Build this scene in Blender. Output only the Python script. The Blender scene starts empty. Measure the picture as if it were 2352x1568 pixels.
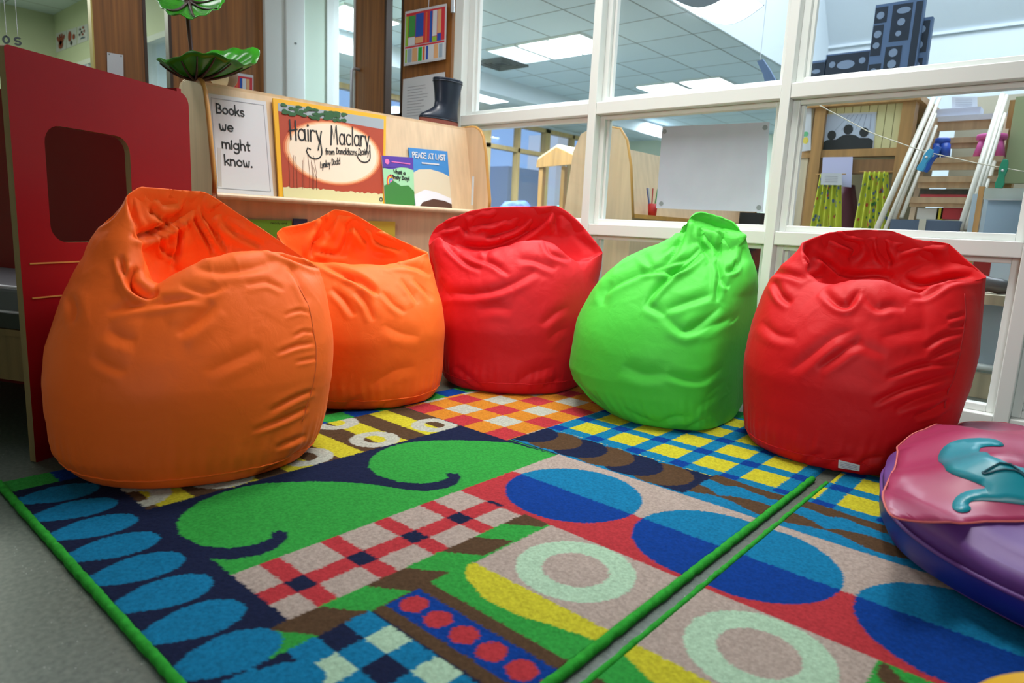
import bpy, bmesh, math, random
import numpy as np
from mathutils import Vector, Matrix, noise
random.seed(4)
rng = np.random.default_rng(7)
SC = bpy.context.scene
COL = SC.collection

# ------------------------------------------------------------------ camera
IW, IH = 2352.0, 1568.0
FPX = 1532.658
YAW, PITCH, ROLL = 0.711443861, 0.171514841, 0.0487610503
CAM = np.array([0.0, 0.0, 0.72])
FW = np.array([-math.sin(YAW)*math.cos(PITCH), math.cos(YAW)*math.cos(PITCH), -math.sin(PITCH)])
_r = np.array([math.cos(YAW), math.sin(YAW), 0.0]); _u = np.cross(_r, FW)
RT = _r*math.cos(ROLL)+_u*math.sin(ROLL)
UP = -_r*math.sin(ROLL)+_u*math.cos(ROLL)
cd = bpy.data.cameras.new('camera'); cam = bpy.data.objects.new('camera', cd); COL.objects.link(cam)
cam.matrix_world = Matrix(((RT[0], UP[0], -FW[0], CAM[0]), (RT[1], UP[1], -FW[1], CAM[1]), (RT[2], UP[2], -FW[2], CAM[2]), (0, 0, 0, 1)))
cd.sensor_width = 36.0; cd.lens = 36.0*FPX/IW; cd.clip_start = 0.05; cd.clip_end = 60
cd.dof.use_dof = True; cd.dof.focus_distance = 2.3; cd.dof.aperture_fstop = 3.2
SC.camera = cam

# ------------------------------------------------------------------ world, lights, exposure
SC.view_settings.view_transform = 'Standard'; SC.view_settings.look = 'None'
SC.view_settings.gamma = 1.0; SC.view_settings.use_curve_mapping = False
SC.view_settings.exposure = 0.0
wd = bpy.data.worlds.new('World'); SC.world = wd; wd.use_nodes = True
wd.node_tree.nodes['Background'].inputs[0].default_value = (0.35, 0.52, 0.9, 1)
wd.node_tree.nodes['Background'].inputs[1].default_value = 0.22

def area(name, loc, size, size_y, power, col, rot=(0, 0, 0), spread=math.pi):
    l = bpy.data.lights.new(name, 'AREA'); l.shape = 'RECTANGLE'; l.size = size; l.size_y = size_y
    l.energy = power; l.color = col; l.spread = spread
    o = bpy.data.objects.new(name, l); o.location = loc; o.rotation_euler = rot; COL.objects.link(o); return o
CEIL = 3.2          # ceiling of the reading-corner room
CEIL2 = 2.55        # ceiling of the room behind the windows
COOL = (0.76, 0.89, 1.0); WARM = (1.0, 0.965, 0.90)
ROOM_LIGHTS = [(-2.3, 2.25), (-1.0, 2.35), (-3.9, 0.6)]
for i, (x, y) in enumerate(ROOM_LIGHTS):
    area('ceiling_or_fill_light', (x, y, CEIL-0.075), 0.55, 1.15, (24, 22, 9)[i], WARM, spread=(1.7, 1.7, 2.6)[i])
FAR_LIGHTS = [(-4.33, 5.72, .62, .62), (-7.0, 7.4, .6, .6), (-4.25, 8.0, .6, .6), (-5.55, 3.95, .6, .6), (-6.3, 5.0, .6, .6), (-3.7, 4.2, .6, .6), (-6.0, 10.4, .6, .6), (-4.0, 10.4, .6, .6)]  # last two are fill added without fittings, to brighten the far wall
for x, y, a, b in FAR_LIGHTS:
    area('ceiling_or_fill_light', (x, y, CEIL2-0.04), a, b, 90, COOL)
area('roof_daylight', (-0.9, 6.2, 4.7), 3.0, 4.0, 330, (0.78, 0.88, 1.0))
_d = Vector((-1.45, 2.5, .75))-Vector((0.7, -2.8, 1.9))
area('rear_fill_light', (0.7, -2.8, 1.9), 2.0, 1.2, 13, (0.97, 0.98, 1.0), rot=_d.to_track_quat('-Z', 'Y').to_euler(), spread=.85)  # fill added behind the camera for the bag fronts; no window there
area('nook_fill_light', (-8.6, 0.6, CEIL-0.08), 1.2, 0.6, 150, (0.95, 1.0, 0.85))  # fill added to brighten the far left end; no fitting there

# ------------------------------------------------------------------ helpers
def ray(px, py):
    return FW + RT*((px-IW/2)/FPX) - UP*((py-IH/2)/FPX)
def onP(px, py, p0, n):
    n = np.asarray(n, float); d = ray(px, py); t = n@(np.asarray(p0, float)-CAM)/(n@d); return CAM+t*d
def onX(px, py, X): return onP(px, py, (X, 0, 0), (1, 0, 0))
def onY(px, py, Y): return onP(px, py, (0, Y, 0), (0, 1, 0))
def onZ(px, py, Z): return onP(px, py, (0, 0, Z), (0, 0, 1))
def proj(P):
    q = P-CAM; z = q@FW
    return IW/2+FPX*(q@RT)/z, IH/2-FPX*(q@UP)/z, z
def V(*a): return np.array(a, float)
def lin(c): return tuple(((v/255.0)/12.92 if v/255.0 <= .04045 else ((v/255.0+.055)/1.055)**2.4) for v in c)

class MB:
    def __init__(s): s.v = []; s.f = []; s.m = []
    def add(s, vs, fs, mi=0):
        b = len(s.v); s.v += [tuple(map(float, p)) for p in vs]; s.f += [tuple(b+i for i in f) for f in fs]; s.m += [mi]*len(fs); return s
    def box(s, c, size, ax=None, mi=0):
        """box centred at c, sizes along axes ax (3 unit vectors)"""
        X, Y, Z = ax if ax is not None else (V(1, 0, 0), V(0, 1, 0), V(0, 0, 1))
        c = np.asarray(c, float); h = [k/2 for k in size]
        vs = [c+X*h[0]*i+Y*h[1]*j+Z*h[2]*k for i in (-1, 1) for j in (-1, 1) for k in (-1, 1)]
        return s.add(vs, [(0, 1, 3, 2), (4, 6, 7, 5), (0, 4, 5, 1), (2, 3, 7, 6), (0, 2, 6, 4), (1, 5, 7, 3)], mi)
    def bb(s, x0, x1, y0, y1, z0, z1, mi=0):
        return s.box(((x0+x1)/2, (y0+y1)/2, (z0+z1)/2), (abs(x1-x0), abs(y1-y0), abs(z1-z0)), None, mi)
    def prism(s, pts, vec, mi=0):
        pts = [np.asarray(p, float) for p in pts]; vec = np.asarray(vec, float); n = len(pts)
        vs = pts+[p+vec for p in pts]
        fs = [tuple(range(n)), tuple(range(2*n-1, n-1, -1))]+[(i, i+n, (i+1) % n+n, (i+1) % n) for i in range(n)]
        return s.add(vs, fs, mi)
    def tube(s, pts, r, n=8, mi=0, closed=False):
        pts = [np.asarray(p, float) for p in pts]; k = len(pts)
        rs = r if hasattr(r, '__len__') else [r]*k
        rings = []; prev = None
        for i, p in enumerate(pts):
            if closed: d = pts[(i+1) % k]-pts[i-1]
            else: d = pts[min(i+1, k-1)]-pts[max(i-1, 0)]
            d = d/(np.linalg.norm(d)+1e-12)
            a = prev if prev is not None else (V(0, 0, 1) if abs(d[2]) < .9 else V(1, 0, 0))
            x = a-d*(a@d); x /= np.linalg.norm(x)+1e-12; y = np.cross(d, x); prev = x
            rings.append([p+(x*math.cos(2*math.pi*j/n)+y*math.sin(2*math.pi*j/n))*rs[i] for j in range(n)])
        vs = [q for R_ in rings for q in R_]; fs = []
        for i in range(k if closed else k-1):
            for j in range(n):
                a0 = i*n; b0 = ((i+1) % k)*n
                fs.append((a0+j, a0+(j+1) % n, b0+(j+1) % n, b0+j))
        if not closed: fs += [tuple(range(n-1, -1, -1)), tuple(range((k-1)*n, k*n))]
        return s.add(vs, fs, mi)
    def rings(s, rings, mi=0, caps=True):
        n = len(rings[0]); vs = [q for R_ in rings for q in R_]; fs = []
        for i in range(len(rings)-1):
            for j in range(n):
                fs.append((i*n+j, i*n+(j+1) % n, (i+1)*n+(j+1) % n, (i+1)*n+j))
        if caps: fs += [tuple(range(n-1, -1, -1)), tuple(range((len(rings)-1)*n, len(rings)*n))]
        return s.add(vs, fs, mi)
    def lathe(s, c, prof, n=24, mi=0, axis=None):
        c = np.asarray(c, float); X, Y, Z = axis if axis is not None else (V(1, 0, 0), V(0, 1, 0), V(0, 0, 1))
        return s.rings([[c+Z*z+(X*math.cos(2*math.pi*j/n)+Y*math.sin(2*math.pi*j/n))*max(r, 1e-4) for j in range(n)] for r, z in prof], mi)

ORG = {}
def worg(o): return ORG[o.name] if o is not None else np.zeros(3)
def tag(o, label=None, cat=None, group=None, kind=None):
    for k, v in (('label', label), ('category', cat), ('group', group), ('kind', kind)):
        if v: o[k] = v
    return o
def obj(name, mb, mats, parent=None, smooth=False, org=None, label=None, cat=None, group=None, kind=None, bevel=0, fix=True):
    me = bpy.data.meshes.new(name)
    P = np.array(mb.v, float)
    if parent is not None: og = worg(parent)
    elif org is not None: og = np.asarray(org, float)
    else:
        og = (P.min(0)+P.max(0))/2; og[2] = P[:, 2].min()
    me.from_pydata([tuple(p) for p in (P-og)], [], mb.f)
    if not isinstance(mats, (list, tuple)): mats = [mats]
    for m in mats: me.materials.append(m)
    if len(mats) > 1: me.polygons.foreach_set('material_index', mb.m)
    if fix:
        bm = bmesh.new(); bm.from_mesh(me); bmesh.ops.recalc_face_normals(bm, faces=bm.faces); bm.to_mesh(me); bm.free()
    if smooth: me.polygons.foreach_set('use_smooth', [True]*len(me.polygons))
    o = bpy.data.objects.new(name, me); COL.objects.link(o)
    if parent is not None: o.parent = parent
    else: o.location = og
    ORG[o.name] = og
    if bevel:
        b = o.modifiers.new('bevel', 'BEVEL'); b.width = bevel; b.segments = 2; b.limit_method = 'ANGLE'
    return tag(o, label, cat, group, kind)
def thing(name, label, cat, loc, group=None):
    o = bpy.data.objects.new(name, None); o.empty_display_size = .05; o.location = tuple(loc); COL.objects.link(o)
    ORG[o.name] = np.asarray(loc, float)
    return tag(o, label, cat, group)
def struct(name, mb, m, parent=None, **k):
    o = obj(name, mb, m, parent, **k)
    if parent is None: o['kind'] = 'structure'
    return o

# ------------------------------------------------------------------ materials
MATS = {}
def mat(name, col, rough=.5, metal=0.0, spec=.5, noise_amt=0.0, noise_scale=8.0, bump=0.0, bump_scale=200.0, emit=None, emit_s=0.0, sheen=0.0, stretch=None, detail=4.0):
    if name in MATS: return MATS[name]
    m = bpy.data.materials.new(name); m.use_nodes = True; nt = m.node_tree; b = nt.nodes['Principled BSDF']
    c = lin(col)
    b.inputs['Base Color'].default_value = (*c, 1); b.inputs['Roughness'].default_value = rough; b.inputs['Metallic'].default_value = metal
    b.inputs['Specular IOR Level'].default_value = spec
    if sheen: b.inputs['Sheen Weight'].default_value = sheen; b.inputs['Sheen Roughness'].default_value = .4
    if emit: b.inputs['Emission Color'].default_value = (*lin(emit), 1); b.inputs['Emission Strength'].default_value = emit_s
    if noise_amt or bump:
        tc = nt.nodes.new('ShaderNodeTexCoord'); mp = nt.nodes.new('ShaderNodeMapping'); nt.links.new(tc.outputs['Object'], mp.inputs[0])
        if stretch: mp.inputs['Scale'].default_value = stretch
    if noise_amt:
        n = nt.nodes.new('ShaderNodeTexNoise'); n.inputs['Scale'].default_value = noise_scale; n.inputs['Detail'].default_value = detail
        nt.links.new(mp.outputs[0], n.inputs['Vector'])
        r = nt.nodes.new('ShaderNodeValToRGB'); r.color_ramp.elements[0].position = .3; r.color_ramp.elements[1].position = .7
        r.color_ramp.elements[0].color = (*[max(0, k*(1-noise_amt)) for k in c], 1); r.color_ramp.elements[1].color = (*[min(1, k*(1+noise_amt)) for k in c], 1)
        nt.links.new(n.outputs['Fac'], r.inputs[0]); nt.links.new(r.outputs[0], b.inputs['Base Color'])
    if bump:
        n2 = nt.nodes.new('ShaderNodeTexNoise'); n2.inputs['Scale'].default_value = bump_scale; n2.inputs['Detail'].default_value = 3
        nt.links.new(mp.outputs[0], n2.inputs['Vector'])
        bp = nt.nodes.new('ShaderNodeBump'); bp.inputs['Strength'].default_value = bump; bp.inputs['Distance'].default_value = .002
        nt.links.new(n2.outputs['Fac'], bp.inputs['Height']); nt.links.new(bp.outputs[0], b.inputs['Normal'])
    MATS[name] = m; return m
def wood(name, col, amt=.18, rough=.42, stretch=(14, 14, .8), scale=2.2):
    return mat(name, col, rough, noise_amt=amt, noise_scale=scale, stretch=stretch, detail=6)
WHITEP = mat('white_gloss_paint', (216, 221, 217), .35)
CREAM = mat('pale_green_wall_paint', (198, 206, 176), .8, bump=.15, bump_scale=120)
MINT = mat('mint_wall_paint', (200, 216, 200), .75)
BEECH = wood('beech_ply', (208, 182, 148), .10)
LIP = wood('beech_edge', (188, 140, 70), .12)
TEAK = wood('brown_door_veneer', (140, 88, 36), .38, .5, (22, 22, .7), 1.8)
PINE = wood('pine', (176, 132, 78), .22)
PALEPINE = wood('pale_pine', (205, 190, 160), .12)
PAPER = mat('white_paper', (202, 204, 208), .6)
BLACK = mat('black_ink', (14, 16, 18), .6)

def glassmat():
    m = bpy.data.materials.new('window_glass'); m.use_nodes = True; nt = m.node_tree; nt.nodes.remove(nt.nodes['Principled BSDF'])
    out = nt.nodes['Material Output']; t = nt.nodes.new('ShaderNodeBsdfTransparent'); g = nt.nodes.new('ShaderNodeBsdfGlossy')
    g.inputs['Roughness'].default_value = .02; t.inputs[0].default_value = (.97, .985, .98, 1)
    lw = nt.nodes.new('ShaderNodeLayerWeight'); lw.inputs[0].default_value = .5; mx = nt.nodes.new('ShaderNodeMixShader')
    p5 = nt.nodes.new('ShaderNodeMath'); p5.operation = 'POWER'; p5.inputs[1].default_value = 5; fr = nt.nodes.new('ShaderNodeMath'); fr.operation = 'MULTIPLY_ADD'; fr.inputs[1].default_value = .6; fr.inputs[2].default_value = .022
    nt.links.new(lw.outputs['Facing'], p5.inputs[0]); nt.links.new(p5.outputs[0], fr.inputs[0])
    nt.links.new(fr.outputs[0], mx.inputs[0]); nt.links.new(t.outputs[0], mx.inputs[1]); nt.links.new(g.outputs[0], mx.inputs[2]); nt.links.new(mx.outputs[0], out.inputs[0])
    return m
GLASS = glassmat()
def tilemat():
    m = bpy.data.materials.new('ceiling_tiles'); m.use_nodes = True; nt = m.node_tree; b = nt.nodes['Principled BSDF']; b.inputs['Roughness'].default_value = .9
    tc = nt.nodes.new('ShaderNodeTexCoord'); br = nt.nodes.new('ShaderNodeTexBrick'); br.offset = 0.0
    for k, v in (('Scale', 1.0), ('Mortar Size', .009), ('Brick Width', .6), ('Row Height', .6), ('Mortar Smooth', .2)): br.inputs[k].default_value = v
    br.inputs['Color1'].default_value = (*lin((212, 224, 232)), 1); br.inputs['Color2'].default_value = (*lin((206, 219, 228)), 1); br.inputs['Mortar'].default_value = (*lin((140, 146, 150)), 1)
    nt.links.new(tc.outputs['Object'], br.inputs['Vector']); nt.links.new(br.outputs['Color'], b.inputs['Base Color'])
    return m
TILE = tilemat()
def floormat():
    m = bpy.data.materials.new('speckled_vinyl'); m.use_nodes = True; nt = m.node_tree; b = nt.nodes['Principled BSDF']; b.inputs['Roughness'].default_value = .38
    tc = nt.nodes.new('ShaderNodeTexCoord')
    n = nt.nodes.new('ShaderNodeTexNoise'); n.inputs['Scale'].default_value = 90; n.inputs['Detail'].default_value = 5; nt.links.new(tc.outputs['Object'], n.inputs['Vector'])
    r = nt.nodes.new('ShaderNodeValToRGB'); e = r.color_ramp.elements; e[0].position = .3; e[1].position = .72
    e[0].color = (*lin((64, 76, 70)), 1); e[1].color = (*lin((96, 106, 97)), 1); nt.links.new(n.outputs['Fac'], r.inputs[0])
    v = nt.nodes.new('ShaderNodeTexVoronoi'); v.inputs['Scale'].default_value = 70; nt.links.new(tc.outputs['Object'], v.inputs['Vector'])
    r2 = nt.nodes.new('ShaderNodeValToRGB'); r2.color_ramp.elements[0].position = .05; r2.color_ramp.elements[1].position = .075
    r2.color_ramp.elements[0].color = (1, 1, 1, 1); r2.color_ramp.elements[1].color = (0, 0, 0, 1); nt.links.new(v.outputs['Distance'], r2.inputs[0])
    mx = nt.nodes.new('ShaderNodeMix'); mx.data_type = 'RGBA'; nt.links.new(r2.outputs[0], mx.inputs['Factor']); nt.links.new(r.outputs[0], mx.inputs['A']); mx.inputs['B'].default_value = (.5, .56, .54, 1)
    nt.links.new(mx.outputs['Result'], b.inputs['Base Color'])
    return m
FLOOR = floormat()
# ================================================================== THE SETTING
WY = 3.05            # front face of the glazed partition
def bbs(name, boxes, m, parent=None, **k):
    mb = MB()
    for b in boxes: mb.bb(*b)
    return struct(name, mb, m, parent, **k)
bbs('floor', [(-12, 4, -3, 13, -.1, 0)], FLOOR)
bbs('ceiling', [(-12, 4, -3, WY+.15, CEIL, CEIL+.1)], TILE)
bbs('ceiling', [(-8.2, -2.895, WY+.15, 12.4, CEIL2, CEIL2+.1)], TILE)
SOFT = mat('white_wall_paint', (214, 222, 228), .8)
bbs('wall_bulkhead', [(-2.9, -2.87, WY+.15, 9.1, CEIL2, 5.4)], SOFT)
bbs('ceiling', [(-2.9, 4, WY+.1, 9.2, 5.3, 5.4)], SOFT)
mb = MB(); mb.bb(-2.9, 4, 9.0, 9.1, 0, 3.06); mb.bb(-2.87, 4, 8.96, 9.0, 3.03, 3.06); struct('wall_back', mb, SOFT)
mb = MB(); mb.prism([(-2.9, 9.0, 3.06), (-2.9, 9.1, 3.06), (-2.9, 7.2, 5.35), (-2.9, 7.1, 5.35)], (6.9, 0, 0)); struct('ceiling', mb, SOFT)
bbs('wall_back', [(-8.2, -2.87, 12.3, 12.4, 0, 2.6)], mat('pale_wall_paint', (226, 234, 214), .8))
bbs('wall_right', [(3.9, 4, -3, 9.1, 0, 5.4)], CREAM)
bbs('wall_front', [(-12, 4, -3.1, -3, 0, 3.3)], CREAM)
bbs('wall_left', [(-11.1, -11.0, -3, WY+.1, 0, 3.3)], CREAM)
bbs('wall_partition', [(-3.3, 4, WY+.002, WY+.1, 2.482, 5.4)], SOFT)
# wall that carries on to the left in the window plane, with two window openings
bbs('wall_back', [(-11, -4.7, WY, WY+.1, 2.5, 3.3), (-11, -4.7, WY, WY+.1, 0, 1.0), (-11, -10.5, WY, WY+.1, 1, 2.5), (-9.1, -8.0, WY, WY+.1, 1, 2.5), (-5.6, -4.7, WY, WY+.1, 1, 2.5)], CREAM)
def glazing(name, x0, x1, z0, z1, y0=WY, fr=.06, mull=()):
    f = struct(name, MB().bb(x0, x1, y0-.015, y0+.09, z0, z0+fr).bb(x0, x1, y0-.015, y0+.09, z1-fr, z1).bb(x0, x0+fr, y0-.015, y0+.09, z0, z1).bb(x1-fr, x1, y0-.015, y0+.09, z0, z1), WHITEP, None, bevel=.004)
    for m in mull: struct('glazing_bar', MB().bb(m-.025, m+.025, y0-.005, y0+.08, z0, z1), WHITEP, f)
    struct('glass_pane', MB().bb(x0+fr*.6, x1-fr*.6, y0+.04, y0+.046, z0+fr*.6, z1-fr*.6), GLASS, f); return f
glazing('window_1', -10.5, -9.1, 1.0, 2.5, mull=(-9.8,))
glazing('window_2', -8.0, -5.6, 1.0, 2.5, mull=(-7.45, -6.5))
# wall at right angles that carries the brown door on the left
bbs('wall_pier', [(-4.7, -4.6, 2.66, WY+.1, 0, CEIL), (-4.7, -4.6, 1.45, 2.66, 2.5, CEIL)], MINT)
f = struct('trim_1', MB().bb(-4.7, -4.57, 2.53, 2.68, 0, 2.5).bb(-4.66, -4.555, 2.68, 2.83, 0, 2.9), WHITEP, bevel=.006)
for z in (1.93, 1.2): struct('screw_cap', MB().box((-4.554, 2.755, z), (.006, .012, .012)), mat('grey_metal', (120, 124, 124), .4, .8), f)
# partition frame: mullions, transom, sill rail, head, bottom rail
MX = [(-3.225, -3.15), (-2.174, -2.124), (-1.154, -1.112), (-.215, -.165), (.76, .81), (1.74, 1.79)]
RAILZ = [(0, .1), (.692, .752), (1.322, 1.385), (2.42, 2.48)]
mb = MB()
for a, b in MX: mb.bb(a, b, WY, WY+.12, 0, 2.48)
struct('trim_2', mb, WHITEP, bevel=.004)
mb = MB()
for i in range(len(MX)-1):
    for z0, z1 in RAILZ: mb.bb(MX[i][1], MX[i+1][0], WY+.004, WY+.115, z0, z1)
struct('trim_3', mb, WHITEP, bevel=.004)
mb = MB()
for z0, z1 in RAILZ: mb.bb(1.79, 3.9, WY, WY+.12, z0, z1)
for x in (2.8,): mb.bb(x, x+.05, WY, WY+.12, 0, 2.48)
struct('trim_4', mb, WHITEP)
wn = 3
for i in range(len(MX)-1):
    for k in range(3):
        x0, x1 = MX[i][1], MX[i+1][0]; z0, z1 = RAILZ[k][1], RAILZ[k+1][0]
        w = .052 if k == 2 and i == 0 else .03
        yb = WY+.05
        mb = MB().bb(x0, x0+w, yb, yb+.05, z0, z1).bb(x1-.03, x1, yb, yb+.05, z0, z1).bb(x0+w, x1-.03, yb, yb+.05, z0, z0+.028).bb(x0+w, x1-.03, yb, yb+.05, z1-.022, z1)
        mb.bb(x0+w, x0+w+.016, yb+.022, yb+.05, z0+.028, z1-.022)
        f = struct('window_%d' % wn, mb, WHITEP, bevel=.003); wn += 1
        struct('glass_pane', MB().bb(x0+.012, x1-.012, yb+.052, yb+.058, z0+.01, z1-.01), GLASS, f)
# ------------------------------------------------------------------ right-hand brown door, in the window plane
def door_leaf(name, frame_boxes, ax_o, ax_d, ax_n, W, H, vis, m):
    """leaf from ax_o along ax_d, W wide; vis = (x0, x1, z0, z1) of the vision strip"""
    def bx(mb, x0, x1, z0, z1, t0=0., t1=.045):
        return mb.box(ax_o+ax_d*(x0+x1)/2+ax_n*(t0+t1)/2+V(0, 0, (z0+z1)/2), (x1-x0, t1-t0, z1-z0), (ax_d, ax_n, V(0, 0, 1)))
    mb = MB(); x0, x1, z0, z1 = vis
    bx(mb, 0, x0, 0.01, H); bx(mb, x1, W, .01, H); bx(mb, x0, x1, .01, z0); bx(mb, x0, x1, z1, H)
    d = struct(name, mb, m)
    mb = MB(); b = .018
    for q in ((x0, x0+b, z0, z1), (x1-b, x1, z0, z1), (x0, x1, z0, z0+b), (x0, x1, z1-b, z1)): bx(mb, *q, -.004, .049)
    struct('vision_bead', mb, wood('dark_bead', (58, 36, 20), .2), d)
    mb = MB(); bx(mb, x0+.01, x1-.01, z0+.01, z1-.01, .018, .026); struct('glass_pane', mb, GLASS, d)
    return d, bx
d2, bx = door_leaf('door_1', None, V(-4.25, WY, 0), V(1, 0, 0), V(0, 1, 0), 1.0, 2.4, (.335, .53, 1.42, 2.3), TEAK)
STEEL = mat('brushed_steel', (190, 194, 198), .3, .4)
h0 = onY(808, 150, WY-.07); h1 = onY(806, 240, WY-.07)
hx = -4.2
mb = MB().tube([(hx, WY, 1.77), (hx, WY-.05, 1.77), (hx-.0, WY-.07, 1.75), (hx, WY-.07, 1.28), (hx, WY-.05, 1.26), (hx, WY, 1.26)], .011, 10)
struct('door_handle', mb, STEEL, d2, smooth=True)
struct('hinge', MB().tube([(-3.236, WY-.012, 2.0), (-3.236, WY-.012, 2.1)], .012, 8), STEEL, d2)
glazing('window_40', -4.6, -4.25, 0.0, 2.48, fr=.012)
bbs('wall_partition', [(-4.7, -3.3, WY, WY+.1, 2.48, 3.3)], SOFT)
# left-hand brown door in the wall at right angles
d1, bx1 = door_leaf('door_2', None, V(-4.6, 1.47, 0), V(0, 1, 0), V(-1, 0, 0), 1.06, 2.48, (.275, .44, .9, 2.4), TEAK)
struct('door_edge', MB().bb(-4.648, -4.597, 1.462, 1.471, 0, 2.48), wood('pale_edge', (190, 170, 90), .1), d1)

# ================================================================== RUGS
GREENR, NAVY, BLUE, DBLUE, RED, PINK, BROWN, YEL, WHT, ORG_, MINTR, DGRN = [lin(c) for c in
    ((46, 142, 58), (22, 30, 58), (16, 108, 150), (8, 54, 130), (166, 50, 56), (162, 147, 138), (78, 58, 40), (182, 176, 44), (168, 172, 160), (186, 120, 38), (160, 190, 164), (20, 120, 60))]
P2N = [(-1.63, 1.34-.54+.0), (-1.606, .81), (-1.587, .874), (-1.549, .93), (-1.483, .999), (-1.407, 1.06), (-1.312, 1.106), (-1.264, 1.142), (-1.239, 1.2), (-1.245, 1.24), (-1.27, 1.281), (-1.294, 1.294), (-1.315, 1.286), (-1.32, 1.269), (-1.293, 1.254), (-1.29, 1.214), (-1.311, 1.167), (-1.361, 1.13), (-1.443, 1.117), (-1.507, 1.138), (-1.55, 1.172), (-1.588, 1.229), (-1.605, 1.29), (-1.606, 1.349), (-1.59, 1.40), (-1.57, 1.432), (-1.52, 1.5), (-1.464, 1.555), (-1.38, 1.622), (-1.2, 1.64), (-1.63, 1.64)]
def inpoly(x, y, poly):
    c = np.zeros(x.shape, bool); n = len(poly)
    for i in range(n):
        x0, y0 = poly[i]; x1, y1 = poly[i-1]
        if y0 == y1: continue
        c ^= ((y0 > y) != (y1 > y)) & (x < (x1-x0)*(y-y0)/(y1-y0)+x0)
    return c
def plaid(col, x, y, m, xo):
    gx = np.mod(x-xo, .1595); gy = np.mod(y-1.852, .169)
    inx = gx < .054; iny = gy < .054
    col[m] = BLUE; col[m & ~inx & ~iny] = YEL; col[m & inx & iny] = DBLUE
def ovals(col, x, y, xlo, centres):
    m = (y > 1.228) & (y < 1.652) & (x > xlo); col[m & (y < 1.43)] = RED; col[m & (y >= 1.43)] = PINK
    for cx in centres:
        o = m & ((x-cx)**2+(y-1.43)**2 < .186**2); col[o & (y < 1.43)] = DBLUE; col[o & (y >= 1.43)] = BLUE
def waves(col, x, y, m, ph):
    col[m] = BLUE
    u = x-ph
    up1 = 1.866-.006*np.sin(u*22); lo1 = 1.818+.008*np.sin(u*48)+.004*np.sin(u*90)
    up2 = 1.752-.010*np.cos(u*30)-.02*np.exp(-((u)/.02)**2); lo2 = 1.697+.016*np.sin(u*26+1.2)
    col[m & (((y < up1) & (y > lo1)) | ((y < up2) & (y > lo2)))] = BROWN
def ringsq(col, x, y, x0, x1, y0, y1, cx):
    m = (x > x0) & (x < x1) & (y > y0) & (y < y1); col[m] = PINK
    r2 = (x-cx)**2+(y-1.098)**2; col[m & (r2 < .127**2) & (r2 > .071**2)] = MINTR
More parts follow.
